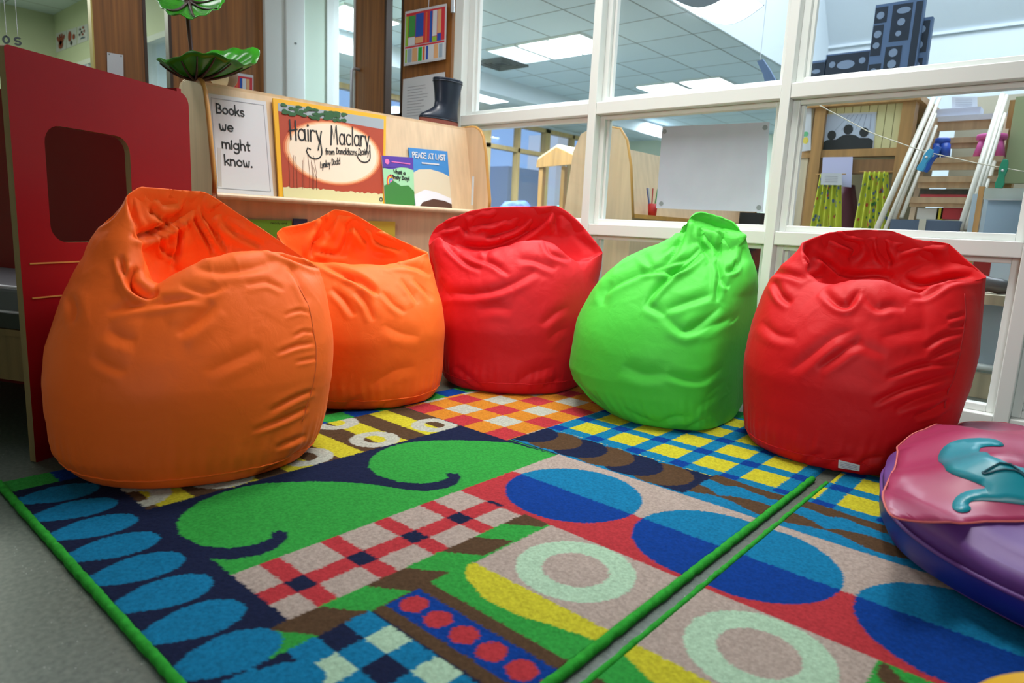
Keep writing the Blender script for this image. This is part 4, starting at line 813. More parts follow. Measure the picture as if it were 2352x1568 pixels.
# ================================================================== RED PANEL AND BENCH
PE = V(math.cos(math.radians(116)), math.sin(math.radians(116)), 0); PN = V(.8988, .4384, 0); PO = V(-2.163, .486, 0)
REDL = mat('red_laminate', (142, 14, 24), .4, spec=.2, noise_amt=.05, noise_scale=3); PLY = wood('ply_edge', (132, 110, 70), .18)
def rrect(x0, x1, z0, z1, r, n=6):
    out = []
    for (cx, cz, a) in ((x1-r[0], z1-r[0], 0), (x0+r[1], z1-r[1], 90), (x0+r[2], z0+r[2], 180), (x1-r[3], z0+r[3], 270)):
        rr = r[(0, 1, 2, 3)[(a//90)]]
        out += [(cx+rr*math.cos(math.radians(a+90*k/n)), cz+rr*math.sin(math.radians(a+90*k/n))) for k in range(n+1)]
    return out
def pp(e, z, back=0): return PO+PE*e-PN*back+V(0, 0, z)
bench = thing('play_bench', 'red laminate play bench with a cut-out side panel, behind the nearest bean bag', 'bench', pp(.3, 0, .3))
o_, h_ = rrect(0, .645, 0, 1.112, (.04, .012, .004, .004)), rrect(.094, .382, .612, .932, (.05,)*4)
n = len(o_); mb = MB(); vs = [pp(a, b) for a, b in o_]+[pp(a, b) for a, b in h_]+[pp(a, b, .02) for a, b in o_]+[pp(a, b, .02) for a, b in h_]
F0 = [(i, (i+1) % n, n+(i+1) % n, n+i) for i in range(n)]; F1 = [(2*n+i, 3*n+i, 3*n+(i+1) % n, 2*n+(i+1) % n) for i in range(n)]
E0 = [(i, 2*n+i, 2*n+(i+1) % n, (i+1) % n) for i in range(n)]; E1 = [(n+i, n+(i+1) % n, 3*n+(i+1) % n, 3*n+i) for i in range(n)]
mb.add(vs, F0+F1+E0+E1); mb.m = [0]*(2*n)+[1]*(2*n)
side = obj('side_panel', mb, [REDL, PLY], bench)
for z in (.556, .462): obj('groove_strip', MB().box(pp(.19, z, -.0006), (.33, .002, .004), (PE, PN, V(0, 0, 1))), LIP, side)
mb = MB(); mb.box(pp(.635, .565, .63), (.02, 1.2, 1.13), (PE, PN, V(0, 0, 1))); obj('back_panel', mb, REDL, bench)
mb = MB(); mb.box(pp(.385, .25, .63), (.48, 1.2, .14), (PE, PN, V(0, 0, 1))); mb.box(pp(.385, .33, .63), (.5, 1.2, .02), (PE, PN, V(0, 0, 1))); obj('seat_box', mb, wood('bench_oak', (128, 100, 58), .2), bench)
for b_ in (.16, 1.1): obj('foot', MB().lathe(pp(.22, 0, b_), [(.05, 0), (.055, .02), (.055, .17), (.05, .18)], 20), mat('dark_foot', (40, 30, 26), .5), bench, smooth=True)
GREYV = mat('grey_vinyl', (92, 92, 98), .45)
cu = thing('bench_cushion', 'grey vinyl seat pad with white piping on the red play bench', 'cushion', pp(.385, .341, .63))
obj('pad', MB().box(pp(.385, .404, .63), (.48, 1.16, .122), (PE, PN, V(0, 0, 1))), GREYV, cu, bevel=.012)
for z in (.468, .392): obj('piping', MB().tube([pp(.143, z, .05), pp(.143, z, 1.21)], .005, 6), PAPER, cu, smooth=True)
obj('dark_band', MB().box(pp(.1435, .365, .63), (.006, 1.14, .046), (PE, PN, V(0, 0, 1))), mat('black_vinyl', (24, 24, 26), .4), cu)

# ================================================================== FLOOR CUSHIONS
PC0 = V(.17, 1.98, 0); PR = .52
PURP = mat('purple_vinyl', (90, 50, 122), .52, bump=.25, bump_scale=9); NAVV = mat('navy_vinyl', (22, 26, 120), .38, bump=.2, bump_scale=9); PINKV = mat('pink_vinyl', (150, 46, 84), .36, bump=.25, bump_scale=7); TEAL = mat('teal_vinyl', (8, 128, 144), .36)
def chh(x, y):
    """height of the floor cushion's top above the floor"""
    r = math.hypot(x-PC0[0], y-PC0[1])/PR; a = math.atan2(y-PC0[1], x-PC0[0])
    h = .175+.10*(1-min(r, 1)**2.6)
    h += .012*math.sin(5*a+.6)*min(r, 1)**1.5+.010*math.sin(x*21+y*9)+.008*math.sin(y*25-x*7)
    h -= .05*math.exp(-(((x+.02)/.09)**2+((y-1.60)/.10)**2)) - .03*math.exp(-(((x+.10)/.10)**2+((y-1.72)/.07)**2))
    return h
pu = thing('floor_cushion', 'big round floor cushion, pink and purple top with a teal swirl', 'cushion', (PC0[0], PC0[1], .013))
NA = 110
def rad(a): return PR*(1+.025*math.sin(3*a+1)+.012*math.sin(7*a))
def cp(a, rr): return PC0[0]+rad(a)*rr*math.cos(a), PC0[1]+rad(a)*rr*math.sin(a)
AA = [2*math.pi*k/NA for k in range(NA)]
def topring(rr): return [V(*cp(a, rr), chh(*cp(a, rr))) for a in AA]
edge = topring(.97)
rings = [topring(r) for r in (.02, .15, .3, .45, .6, .72, .82, .9, .97)]
obj('top_panel', MB().rings(rings+[[V(*cp(a, 1.0), chh(*cp(a, .97))-.022) for a in AA], [V(*cp(a, 1.025), .145) for a in AA], [V(*cp(a, 1.03), .107+.008*math.sin(4*a)) for a in AA]], caps=True), PURP, pu, smooth=True)
obj('side_band', MB().rings([[V(*cp(a, 1.03), .108+.008*math.sin(4*a)) for a in AA], [V(*cp(a, 1.035), .075) for a in AA], [V(*cp(a, 1.0), .042) for a in AA]], caps=False), NAVV, pu, smooth=True)
obj('base_panel', MB().rings([[V(*cp(a, 1.0), .042) for a in AA], [V(*cp(a, .93), .02) for a in AA], [V(*cp(a, .7), .0135) for a in AA]], caps=True), PURP, pu, smooth=True)
obj('piping', MB().tube([V(*cp(a, 1.034), .108+.008*math.sin(4*a)) for a in AA], .005, 6, closed=True), PURP, pu, smooth=True)
def ontop(px, py, h=.0):
    z = .25
    for _ in range(40):
        p = onZ(px, py, z); z = .5*z+.5*(chh(p[0], p[1])+h)
    return p
def applique(name, pts2, m, h, parent):
    """a patch laid on the cushion top; pts2 are plan outlines"""
    bm = bmesh.new(); vs = [bm.verts.new((x, y, 0)) for x, y in pts2]; bm.faces.new(vs)
    bmesh.ops.triangulate(bm, faces=bm.faces)
    for _ in range(4): bmesh.ops.subdivide_edges(bm, edges=[e for e in bm.edges if e.calc_length() > .03], cuts=1, use_grid_fill=False); bmesh.ops.triangulate(bm, faces=bm.faces)
    mb = MB(); bm.verts.index_update(); mb.add([(v.co.x, v.co.y, chh(v.co.x, v.co.y)+h) for v in bm.verts], [tuple(v.index for v in f.verts) for f in bm.faces]); bm.free()
    o = obj(name, mb, m, parent, smooth=True, fix=False); s_ = o.modifiers.new('thickness', 'SOLIDIFY'); s_.thickness = .002; s_.offset = 1; return o
def smoothclosed(p, it=2):
    p = [np.array(q, float) for q in p]
    for _ in range(it): p = [x for i in range(len(p)) for x in (p[i]*.75+p[(i+1) % len(p)]*.25, p[i]*.25+p[(i+1) % len(p)]*.75)]
    return [tuple(q) for q in p]
cushpx = lambda L: [tuple(ontop(x, y)[:2]) for x, y in L]
pk = cushpx([(2022, 1137), (2034, 1180), (2060, 1200), (2130, 1208), (2210, 1206), (2352, 1200), (2480, 1195)])
far = [(.45, 1.75), (.52, 1.95), (.42, 2.22), (.2, 2.38)]
pk2 = cushpx([(2240, 966), (2200, 978), (2140, 985), (2090, 1000), (2056, 1030), (2062, 1062)])
ap = applique('pink_patch', smoothclosed(pk+far+pk2), PINKV, .004, pu)
obj('stitching', MB().tube([V(x, y, chh(x, y)+.006) for x, y in smoothclosed(pk+far+pk2)], .0022, 5, closed=True), mat('orange_thread', (196, 96, 90), .7), pu)
sw = cushpx([(2151, 1060), (2160, 1038), (2185, 1020), (2235, 1013), (2285, 1015), (2303, 1025), (2305, 1032), (2270, 1031), (2243, 1036), (2262, 1053), (2310, 1072), (2352, 1085), (2420, 1100), (2500, 1130), (2480, 1175), (2400, 1172), (2352, 1168), (2290, 1160), (2240, 1157), (2226, 1160), (2222, 1168), (2231, 1175), (2222, 1183), (2203, 1185), (2186, 1176), (2185, 1163), (2197, 1145), (2225, 1133), (2270, 1131), (2235, 1115), (2190, 1100), (2165, 1085)])
applique('teal_swirl', smoothclosed(sw, 1), TEAL, .0085, pu)
ln = cushpx([(2252, 1098), (2262, 1110), (2290, 1120), (2330, 1127), (2360, 1128), (2400, 1125), (2360, 1108), (2300, 1098), (2260, 1097)])
obj('stitched_line', MB().tube([V(x, y, chh(x, y)+.011) for x, y in smoothclosed(ln, 1)], .0022, 5, closed=True), mat('dark_teal_thread', (6, 70, 84), .6), pu)
YELV = mat('yellow_vinyl', (226, 176, 20), .36, bump=.2, bump_scale=10)
yc = V(.17, .87, 0)
ye = thing('floor_cushion', 'small yellow floor cushion, only its edge showing in the bottom right corner', 'cushion', (yc[0], yc[1], .013))
obj('cover', MB().lathe(yc, [(.02, .0135), (.19, .014), (.225, .04), (.238, .10), (.236, .16), (.215, .2), (.16, .215), (.02, .222)], 60), YELV, ye, smooth=True)
obj('piping', MB().tube([yc+V(.238*math.cos(a), .238*math.sin(a), .10) for a in np.linspace(0, 2*math.pi, 60, endpoint=False)], .004, 6, closed=True), YELV, ye, smooth=True)
# ================================================================== PAPERS ON THE DOORS AND WALLS
def sheet(name, label, cat, fr, th=.0015, m=None, group=None):
    return obj(name, slab(fr, th), m or PAPER, label=label, cat=cat, group=group)
TT = [cm('chart_red', (206, 44, 58)), cm('chart_green', (60, 150, 70)), cm('chart_blue', (30, 78, 176)), cm('chart_orange', (222, 100, 50)), cm('chart_tan', (222, 170, 120)), cm('chart_lime', (150, 200, 60)), cm('chart_white', (214, 218, 224)), cm('chart_grey', (150, 170, 190)), cm('chart_leaf', (24, 170, 50))]
def chart(fr, parent):
    mb = MB(); h = fr.lift
    rect(mb, h(.001), .03, .97, .36, .955, 0); rect(mb, h(.001), .03, .97, .03, .335, 6); rect(mb, h(.0014), .03, .97, .315, .345, 0)
    for u0, u1, v0, v1, c in ((.03, .09, .36, .9, 5), (.10, .27, .52, .90, 1), (.10, .27, .36, .51, 6), (.28, .47, .50, .92, 2), (.28, .47, .38, .49, 4), (.52, .56, .36, .92, 3), (.62, .68, .36, .92, 2), (.69, .79, .46, .92, 6), (.69, .79, .36, .45, 5), (.80, .89, .50, .92, 4), (.80, .89, .36, .49, 2)):
        rect(mb, h(.0018), u0, u1, v0, v1, c)
    for u0, u1, c in ((.04, .08, 5), (.10, .20, 7), (.21, .34, 4), (.36, .45, 8), (.47, .52, 3), (.55, .60, 2), (.62, .72, 6), (.73, .83, 4), (.85, .93, 7)): rect(mb, h(.0018), u0, u1, .05, .30, c)
    flat('colour_chart', mb, TT, parent)
fr = pxframe((931, 27), (1026, 8), (1023, 136), (927, 152), (0, 3.02, 0), (0, -1, 0)); o = sheet('wall_chart', 'coloured timetable chart hanging by a string on the right brown door', 'poster', fr); chart(fr, o)
a = onY(984, 20, 3.018); obj('string', MB().tube([a, onY(989, -60, 3.03)], .002, 5), PAPER, o)
fr = pxframe((926, 182), (1022, 165), (1024, 292), (922, 300), (0, 3.04, 0), (0, -1, 0)); o = sheet('notice', 'crumpled white notice on the right brown door, behind the boot', 'paper', fr)
mb = MB()
for k in range(11): rect(mb, fr, .12, .12+.5*(.6+.4*rng.random()), .82-.055*k, .828-.055*k)
flat('small_print', mb, mat('grey_print', (150, 150, 160), .7), o)
fr = pxframe((497, 160), (582, 173), (582, 305), (497, 296), (-4.59, 0, 0), (1, 0, 0)); o = sheet('wall_chart', 'coloured timetable chart on the left brown door, half behind the bookcase', 'poster', fr); chart(fr, o)
fr = pxframe((246, 120), (283, 126), (284, 180), (247, 173), (-4.592, 0, 0), (1, 0, 0)); o = sheet('notice', 'small blank white notice pinned at the left edge of the left brown door', 'paper', fr)
for u in (.12, .86):
    mb = MB(); ell(mb, fr, u, .93, .05, .035); flat('pin', mb, mat('grey_metal', (120, 124, 124), .4, .8), o)
leafc = [cm('print_rust', (150, 62, 44)), cm('print_dark', (50, 46, 50)), cm('print_slate', (80, 100, 120))]
for k, (x0, what) in enumerate(((129, 'red hand-shaped leaf, leftmost'), (153, 'long brown leaf, second from the left'), (178, 'scattered dark seeds, third from the left'), (203, 'single orange leaf, rightmost, beside the brown door'))):
    x1 = x0+23; t0 = 77-.31*(x0-129); t1 = 77-.31*(x1-129); b0 = 121-.40*(x0-129); b1 = 121-.40*(x1-129)
    fr = pxframe((x0, t0), (x1, t1), (x1, b1), (x0, b0), (0, WY-.004, 0), (0, -1, 0), .004); o = sheet('leaf_picture', 'picture on the far green wall: '+what, 'picture', fr, group='leaf pictures on the green wall')
    mb = MB(); h = fr.lift(.006)
    if k == 0:
        ell(mb, h, .5, .3, .22, .2, 0)
        for a in (-40, -12, 14, 42): ribbon(mb, [(.5, .35), (.5+.5*math.sin(math.radians(a)), .35+.5*math.cos(math.radians(a)))], .12, h, 0)
    elif k == 1: ell(mb, h, .35, .6, .16, .28, 0); ell(mb, h, .75, .5, .12, .16, 0); ell(mb, h, .5, .2, .1, .12, 1)
    elif k == 2:
        for u, v in ((.3, .8), (.6, .85), (.45, .6), (.7, .62), (.25, .5), (.55, .45)): ell(mb, h, u, v, .08, .07, 1 if u < .5 else 0)
        ell(mb, h, .55, .2, .25, .1, 2, a0=0, a1=180)
    else: poly(mb, h, [(.3, .8), (.6, .75), (.85, .5), (.7, .3), (.45, .45), (.35, .3), (.25, .55)], 0); ribbon(mb, [(.1, .9), (.35, .7)], .05, h, 1)
    flat('leaf_print', mb, leafc, o)
# dark cut-outs hanging at the far left edge
q0 = V(-4.6, .95, 0); qn = V(1, -.2, 0)/math.hypot(1, .2)
def q_(x, y): return onP(x, y, q0, qn)
cut = obj('hanging_cutout', MB().tube([q_(-14, 128), q_(0, 122), q_(10, 130), q_(14, 146), q_(6, 158), q_(-8, 160)], .035, 8), BLACK, smooth=True, label='black curled paper cut-out hanging at the far left edge', cat='decoration')
obj('hanging_thread', MB().tube([q_(-2, 122), q_(0, -120)], .002, 5), PAPER, cut)
fr = Frame(q_(6, 82), q_(50, 88), q_(50, 104), q_(6, 98), .001)
for t, u, lab in (('o', .03, 'grey cut-out letter o hanging above the red panel'), ('s', .62, 'grey cut-out letter s hanging above the red panel')):
    mb = MB(); write(mb, fr, t, u, .0, .34, .95, .13); o = obj('hanging_letter', mb, mat('grey_card', (70, 78, 80), .6), fix=False, label=lab, cat='letter', group='hanging letters'); s_ = o.modifiers.new('thickness', 'SOLIDIFY'); s_.thickness = .004
    obj('hanging_thread', MB().tube([fr(u+.18, .9), fr(u+.18, .9)+V(0, 0, 1.3)], .0015, 5), PAPER, o)

# ================================================================== LIGHT FITTINGS
DIFF = mat('light_diffuser', (240, 244, 248), .5, emit=(236, 244, 255), emit_s=6.0); DIFFD = mat('light_diffuser_dim', (225, 230, 235), .5, emit=(236, 244, 255), emit_s=1.1)
def light_panel(x, y, a, b, z, lab, group, m=None):
    t = thing('ceiling_light', lab, 'light', (x, y, z), group)
    obj('frame', MB().bb(x-a/2-.02, x+a/2+.02, y-b/2-.02, y+b/2+.02, z-.02, z), WHITEP, t)
    obj('diffuser', MB().bb(x-a/2, x+a/2, y-b/2, y+b/2, z-.026, z-.012), m or DIFF, t)
light_panel(-4.20, 5.72, .36, .60, CEIL2, 'bright ceiling light seen through the leftmost upper pane, right one of the three', 'ceiling lights in the room behind')
light_panel(-4.60, 5.72, .36, .60, CEIL2, 'bright ceiling light seen through the leftmost upper pane, middle one of the three', 'ceiling lights in the room behind')
light_panel(-5.02, 5.72, .36, .60, CEIL2, 'dimmer ceiling light seen through the leftmost upper pane, left one of the three', 'ceiling lights in the room behind', DIFFD)
light_panel(-7.0, 7.4, .6, .6, CEIL2, 'far ceiling light low in the leftmost upper pane, under the white beam', 'ceiling lights in the room behind')
light_panel(-4.5, 8.0, .5, .6, CEIL2, 'low left one of two far ceiling lights in the middle upper pane', 'ceiling lights in the room behind')
light_panel(-3.9, 8.0, .5, .6, CEIL2, 'low right one of two far ceiling lights in the middle upper pane', 'ceiling lights in the room behind')
light_panel(-5.55, 3.95, .6, .6, CEIL2, 'large ceiling light seen between the two brown doors', 'ceiling lights in the room behind')
for i, (x, y) in enumerate(ROOM_LIGHTS):
    light_panel(x, y, .6, 1.2, CEIL-.035, ('ceiling light above the orange bean bags', 'ceiling light above the rugs', 'ceiling light over the red bench')[i], 'ceiling lights of the reading corner')
# curved hanging fitting at the edge of the bulkhead
t = thing('hanging_light', 'curved white light fitting at the top of the middle upper pane', 'light', (-2.62, 5.35, 2.5))
pts = [(-.26+.52*k/12, -.10*math.sin(math.pi*k/12)) for k in range(13)]
obj('diffuser', MB().prism([V(-2.60+a, 5.1, 2.56+b) for a, b in pts], (0, .5, 0)), DIFF, t, smooth=False)
for y in (5.09, 5.6): obj('end_cap', MB().prism([V(-2.60+a*1.04, y, 2.565+b*1.05) for a, b in pts], (0, .012, 0)), mat('grey_metal', (120, 124, 124), .4, .8), t)
obj('mount', MB().bb(-2.87, -2.86, 5.2, 5.5, 2.56, 2.62).bb(-2.87, -2.3, 5.3, 5.4, 2.565, 2.585), WHITEP, t)
vt = thing('ceiling_vent', 'dark square ceiling vent in the leftmost upper pane', 'vent', (-5.5, 5.95, CEIL2-.012))
mb = MB()
for k in range(4):
    a = .22-.05*k; 
    for s_ in (-1, 1): mb.bb(-5.5+s_*a-.008, -5.5+s_*a+.008, 5.95-a, 5.95+a, CEIL2-.02+.003*k, CEIL2-.004); mb.bb(-5.5-a, -5.5+a, 5.95+s_*a-.008, 5.95+s_*a+.008, CEIL2-.02+.003*k, CEIL2-.004)
obj('louvre', mb, mat('vent_grey', (110, 112, 112), .5), vt); obj('backing', MB().bb(-5.71, -5.29, 5.74, 6.16, CEIL2-.003, CEIL2-.001), mat('vent_dark', (60, 64, 66), .8), vt)
a0, a1 = onX(1095, 162, -6.6), onX(1350, 240, -6.6)
bbs('trim_5', [(-6.22, -6.0, WY+.15, 12.3, 2.34, CEIL2)], SOFT)

# ================================================================== ROOM BEHIND: WINDOW WALL ON ITS LEFT
SKYM = mat('outdoor_view', (90, 130, 190), .9, emit=(150, 186, 234), emit_s=.95)
bbs('wall_left', [(-8.15, -8.0, WY+.1, 12.3, 0, .95), (-8.15, -8.0, WY+.1, 12.3, 2.5, 2.6), (-8.15, -8.0, WY+.1, 3.6, .95, 2.5), (-8.15, -8.0, 11.6, 12.3, .95, 2.5)], SOFT)
WF = wood('window_oak', (200, 168, 112), .12)
k = 41
for y0 in np.arange(3.6, 11.5, 1.6):
    y1 = y0+1.6; mb = MB()
    for q in ((y0, y1, .95, 1.02), (y0, y1, 2.43, 2.5), (y0, y1, 2.0, 2.07), (y0, y0+.07, .95, 2.5), (y1-.07, y1, .95, 2.5), (y0+.77, y0+.83, .95, 2.5)): mb.bb(-8.1, -7.98, *q)
    f = struct('window_%d' % k, mb, WF); k += 1
    struct('glass_pane', MB().bb(-8.06, -8.055, y0+.03, y1-.03, 1.0, 2.45), GLASS, f)
bbs('sky_backdrop', [(-12.2, -12.1, 3, 17, -.5, 6)], SKYM)  # glowing backdrop added for the sky outside, not a wall
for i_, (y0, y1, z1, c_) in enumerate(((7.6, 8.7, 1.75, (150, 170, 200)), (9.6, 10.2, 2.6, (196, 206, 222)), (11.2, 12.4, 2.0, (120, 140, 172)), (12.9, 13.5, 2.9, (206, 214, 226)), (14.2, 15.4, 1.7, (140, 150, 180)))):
    obj('outbuilding', MB().bb(-10.9, -10.0, y0, y1, 0, z1), mat('outdoor_glow_%d' % i_, c_, .8, emit=c_, emit_s=.55), label='blurred pale building outside the far windows, %s' % ('nearest the bookcase', 'tall and white', 'grey blue and low', 'tallest, beyond the middle bars', 'farthest, behind the toy house')[i_], cat='building')  # added blocks glow in their own colour in place of daylight on them

# ================================================================== SECOND BOOKCASE, BEHIND THE GLASS
S2O = V(*onY(1450, 470, 3.5)); S2O[2] = 0
def s2(l, q, z): return S2O+V(0, l, 0)+V(-q, 0, 0)+V(0, 0, z)      # runs away from us; q = towards -X
c2_ = thing('bookcase', 'second beech bookcase, in the room behind, seen through the lower middle pane', 'bookcase', s2(.8, .2, 0))
E2 = [(0, 0), (-.01, .80), (.03, 1.1), (.07, 1.25), (.12, 1.315), (.2, 1.33), (.33, 1.33), (.40, 1.30), (.45, 1.2), (.49, .85), (.47, 0)]
for l in (0, 1.9):
    p = obj('end_panel', MB().prism([s2(l, q, z) for q, z in E2], (0, .02, 0)), BEECH, c2_)
    obj('edge_strip', MB().tube([s2(l+.01, q-.001, z) for q, z in E2[1:7]], .0105, 8), LIP, p, smooth=True)
obj('display_board', MB().prism([s2(.02, .10, .8), s2(.02, .2, 1.23), s2(.02, .215, 1.23), s2(.02, .115, .8)], (0, 1.88, 0)), BEECH, c2_)
mb = MB(); mb.prism([s2(.02, -.005, .80), s2(.02, .12, .80), s2(.02, .12, .825), s2(.02, -.005, .825)], (0, 1.88, 0)); obj('ledge', mb, LIP, c2_)
obj('lower_panel', MB().prism([s2(.02, .03, .04), s2(.02, .05, .04), s2(.02, .05, .8), s2(.02, .03, .8)], (0, 1.88, 0)), BEECH, c2_)
p0 = onP(1501, 452, s2(0, .06, 0), (1, 0, 0)); p0[2] = .826
pot = thing('pencil_pot', 'small red pencil pot on the second bookcase, behind the glass', 'pot', p0)
obj('pot_body', MB().lathe(p0, [(.026, 0), (.032, .075), (.028, .075), (.024, .01)], 16), cm('pot_red', (176, 34, 34)), pot, smooth=True)
for dx, dy, c in ((-.06, -.03, (70, 90, 150)), (-.045, .0, (190, 200, 210)), (-.01, -.04, (170, 50, 50)), (.03, .03, (60, 140, 80))):
    obj('pencil', MB().tube([p0+V(dx*.2, dy*.2, .02), p0+V(dx*.3, dx*1.0, .17)], .0045, 6), cm('pencil_%d%d' % c[:2], c), pot)
# sheet stuck on the glass
fr = pxframe((1521, 291), (1768, 280), (1752, 487), (1507, 478), (0, WY+.098, 0), (0, -1, 0))
st = sheet('laminated_sheet', 'blank white laminated sheet stuck on the middle lower pane', 'paper', fr, .001, mat('laminate', (172, 180, 192), .22, noise_amt=.05, noise_scale=6))
for u, v in ((.03, .94), (.965, .94), (.05, .06), (.965, .05)):
    mb = MB(); ell(mb, fr, u, v, .022, .028); flat('sticky_tack', mb, cm('tack_grey', (120, 130, 132)), st)
# black bin and soft bundles seen low through the panes
p0 = onY(1740, 512, 4.9); obj('box', MB().bb(p0[0]-.10, p0[0]+.05, 4.8, 5.0, 0, p0[2]+.07), cm('box_black', (22, 22, 30)), label='tall black box beyond the second bookcase, beside the middle post', cat='box')
def blob(name, c, r, m, lab, cat, seed):
    mb = MB(); rg = []
    for i in range(17):
        a = math.pi*i/16; ring = []
        for j in range(28):
            b = 2*math.pi*j/28; d = V(math.sin(a)*math.cos(b), math.sin(a)*math.sin(b), math.cos(a)); k = 1+.22*noise.noise(Vector(d*2.3)+Vector((seed, 0, 0)))
            p = c+d*V(*r)*k; p[2] = max(p[2], 0.001); ring.append(p)
        rg.append(ring)
    return obj(name, mb.rings(rg, caps=False), m, smooth=True, label=lab, cat=cat)
q = onY(1185, 500, 6.2)
m_ = mat('blue_white_cloth', (84, 112, 200), .7, noise_amt=.8, noise_scale=7)
tb = thing('table', 'low white table in the room behind, holding the cloth bundles', 'table', (q[0]+.3, 6.2, 0))
obj('tabletop', MB().bb(q[0]-.5, q[0]+1.0, 5.92, 6.6, q[2]-.18, q[2]-.15), WHITEP, tb)
for x in (q[0]-.45, q[0]+.95):
    for y in (5.96, 6.55): obj('leg', MB().bb(x-.02, x+.02, y-.02, y+.02, 0, q[2]-.18), WHITEP, tb)
blob('cloth_bundle', V(q[0], 6.2, q[2]-.15+.19), (.26, .2, .16), m_, 'blue and white crumpled cloth bundle seen low through the leftmost lower pane', 'cloth', 1.)
q2 = onY(1285, 500, 6.2); blob('cloth_bundle', V(q2[0], 6.2, q[2]-.15+.16), (.17, .15, .135), cm('teal_cloth', (20, 140, 130)), 'teal cloth bundle beside the blue and white one', 'cloth', 5.)
# little roofed wooden toy house
A, B, Cc = onY(1236, 362, 5.4), onY(1281, 331, 5.4), onY(1325, 352, 5.4)
rh = thing('toy_house', 'wooden house-shaped roof seen through the leftmost lower pane', 'toy house', (B[0], 5.5, 0))
obj('roof', MB().prism([A, B, Cc, Cc-V(0, 0, .045), B-V(0, 0, .045), A-V(0, 0, .045)], (0, .45, 0)), PALEPINE, rh)
obj('fascia', MB().prism([A-V(0, .02, .03), B-V(0, .02, .03), Cc-V(0, .02, .03), Cc-V(0, .02, .10), A-V(0, .02, .10)], (0, .02, 0)), PINE, rh)
for x in (A[0]+.04, Cc[0]-.04): 
    for y in (5.43, 5.8): obj('post', MB().bb(x-.025, x+.025, y-.025, y+.025, 0, A[2]-.05), PINE, rh)

# ================================================================== PLAYHOUSE AND STEPS BEHIND THE RIGHT-HAND PANE
PY = 5.0
def py_(x, y, Y=PY): return onY(x, y, Y)
def ybox(mb, x0, y0, x1, y1, Y, d, mi=0, zb=None):
    """board whose front face spans two photo corners, on the plane Y, d deep"""
    a, b = onY(x0, y0, Y), onY(x1, y1, Y)
    if zb is not None: b = onY(x1, y0, Y); b[2] = zb
    return mb.bb(a[0], b[0], Y, Y+d, a[2], b[2], mi)
ph = thing('playhouse', 'wooden playhouse front with yellow flowered curtains, right lower pane', 'playhouse', (onY(1970, 400, PY)[0], PY+.2, 0))
for x0, x1 in ((1866, 1890), (2062, 2092)):
    a, b = onY(x0, 330, PY), onY(x1, 330, PY); obj('post', MB().bb(a[0], b[0], PY-.02, PY+.08, 0, 1.62), PINE, ph)
a, b, c = onY(1890, 345, PY), onY(2062, 345, PY), onY(1836, 345, PY)
mb = MB()
for k in range(9):
    xa = a[0]+(b[0]-a[0])*k/9; xb = a[0]+(b[0]-a[0])*(k+1)/9-.004; mb.bb(xa, xb, PY+.02, PY+.04, a[2], 1.62)
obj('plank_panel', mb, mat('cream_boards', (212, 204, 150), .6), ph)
obj('beam', MB().bb(c[0], b[0], PY-.01, PY+.07, a[2]-.05, a[2]), PINE, ph); obj('beam', MB().bb(a[0], b[0], PY, PY+.06, a[2]-.16, a[2]-.07), wood('dark_pine', (140, 100, 62), .2), ph)
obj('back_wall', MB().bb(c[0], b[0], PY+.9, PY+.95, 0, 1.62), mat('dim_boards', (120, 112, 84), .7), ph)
obj('roof_board', MB().bb(c[0]-.1, b[0]+.1, PY-.05, PY+.95, 1.62, 1.66), PINE, ph)
CURT = mat('yellow_curtain', (196, 204, 60), .8); FLW = [cm('print_red_flower', (196, 70, 60)), cm('print_green_leaf', (70, 130, 70)), cm('print_blue_flower', (90, 110, 170))]
def curtain(xt0, xt1, xb0, xb1, yt, yb, lab):
    tl, tr, bl, br = onY(xt0, yt, PY-.06), onY(xt1, yt, PY-.06), onY(xb0, yb, PY-.06), onY(xb1, yb, PY-.06)
    t = thing('curtain', lab, 'curtain', (bl+br)/2, 'yellow curtains of the playhouse'); nu, nv = 60, 16; mb = MB(); vs = []
    f = Frame(tl, tr, br, bl, 0)
    def P(u, v): return f(u, v)+V(0, -.022*math.sin(u*2*math.pi*5.0)*(.5+.5*(1-v)), 0)
    for i in range(nv+1):
        for j in range(nu+1): vs.append(P(j/nu, i/nv))
    mb.add(vs, [(i*(nu+1)+j, i*(nu+1)+j+1, (i+1)*(nu+1)+j+1, (i+1)*(nu+1)+j) for i in range(nv) for j in range(nu)])
    o = obj('cloth', mb, CURT, t, smooth=True, fix=False); s_ = o.modifiers.new('thickness', 'SOLIDIFY'); s_.thickness = .003
    mb = MB()
    for k in range(60):
        u, v = rng.uniform(.03, .97), rng.uniform(.03, .97); r = rng.uniform(.02, .034); mi = int(rng.integers(0, 3)); pts = [P(u+r*math.cos(q), min(max(v+r*1.0*math.sin(q), 0), 1))+V(0, -.004, 0) for q in np.linspace(0, 2*math.pi, 7)[:-1]]; mb.add(pts, [tuple(range(6))], mi)
    flat('flower_print', mb, FLW, t)
    obj('curtain_wire', MB().tube([tl+V(-.03, 0, .0), tr+V(.03, 0, 0)], .004, 5), PINE, t)
curtain(1884, 1932, 1856, 1932, 400, 545, 'left yellow flowered curtain of the playhouse, below the white papers')
curtain(1985, 2040, 1956, 2040, 394, 545, 'right yellow flowered curtain of the playhouse')
fr = pxframe((1892, 262), (2014, 257), (2006, 344), (1886, 347), (0, PY+.018, 0), (0, -1, 0)); o = sheet('photo_print', 'dark photograph of three people in silhouette on the playhouse boards', 'photo', fr)
mb = MB(); h = fr.lift(.003); rect(mb, fr, .02, .98, .03, .96, 0)
for k in range(6): ribbon(mb, [(.5+.08*k, .95), (.25+.13*k, .55)], .012, fr.lift(.002), 2)
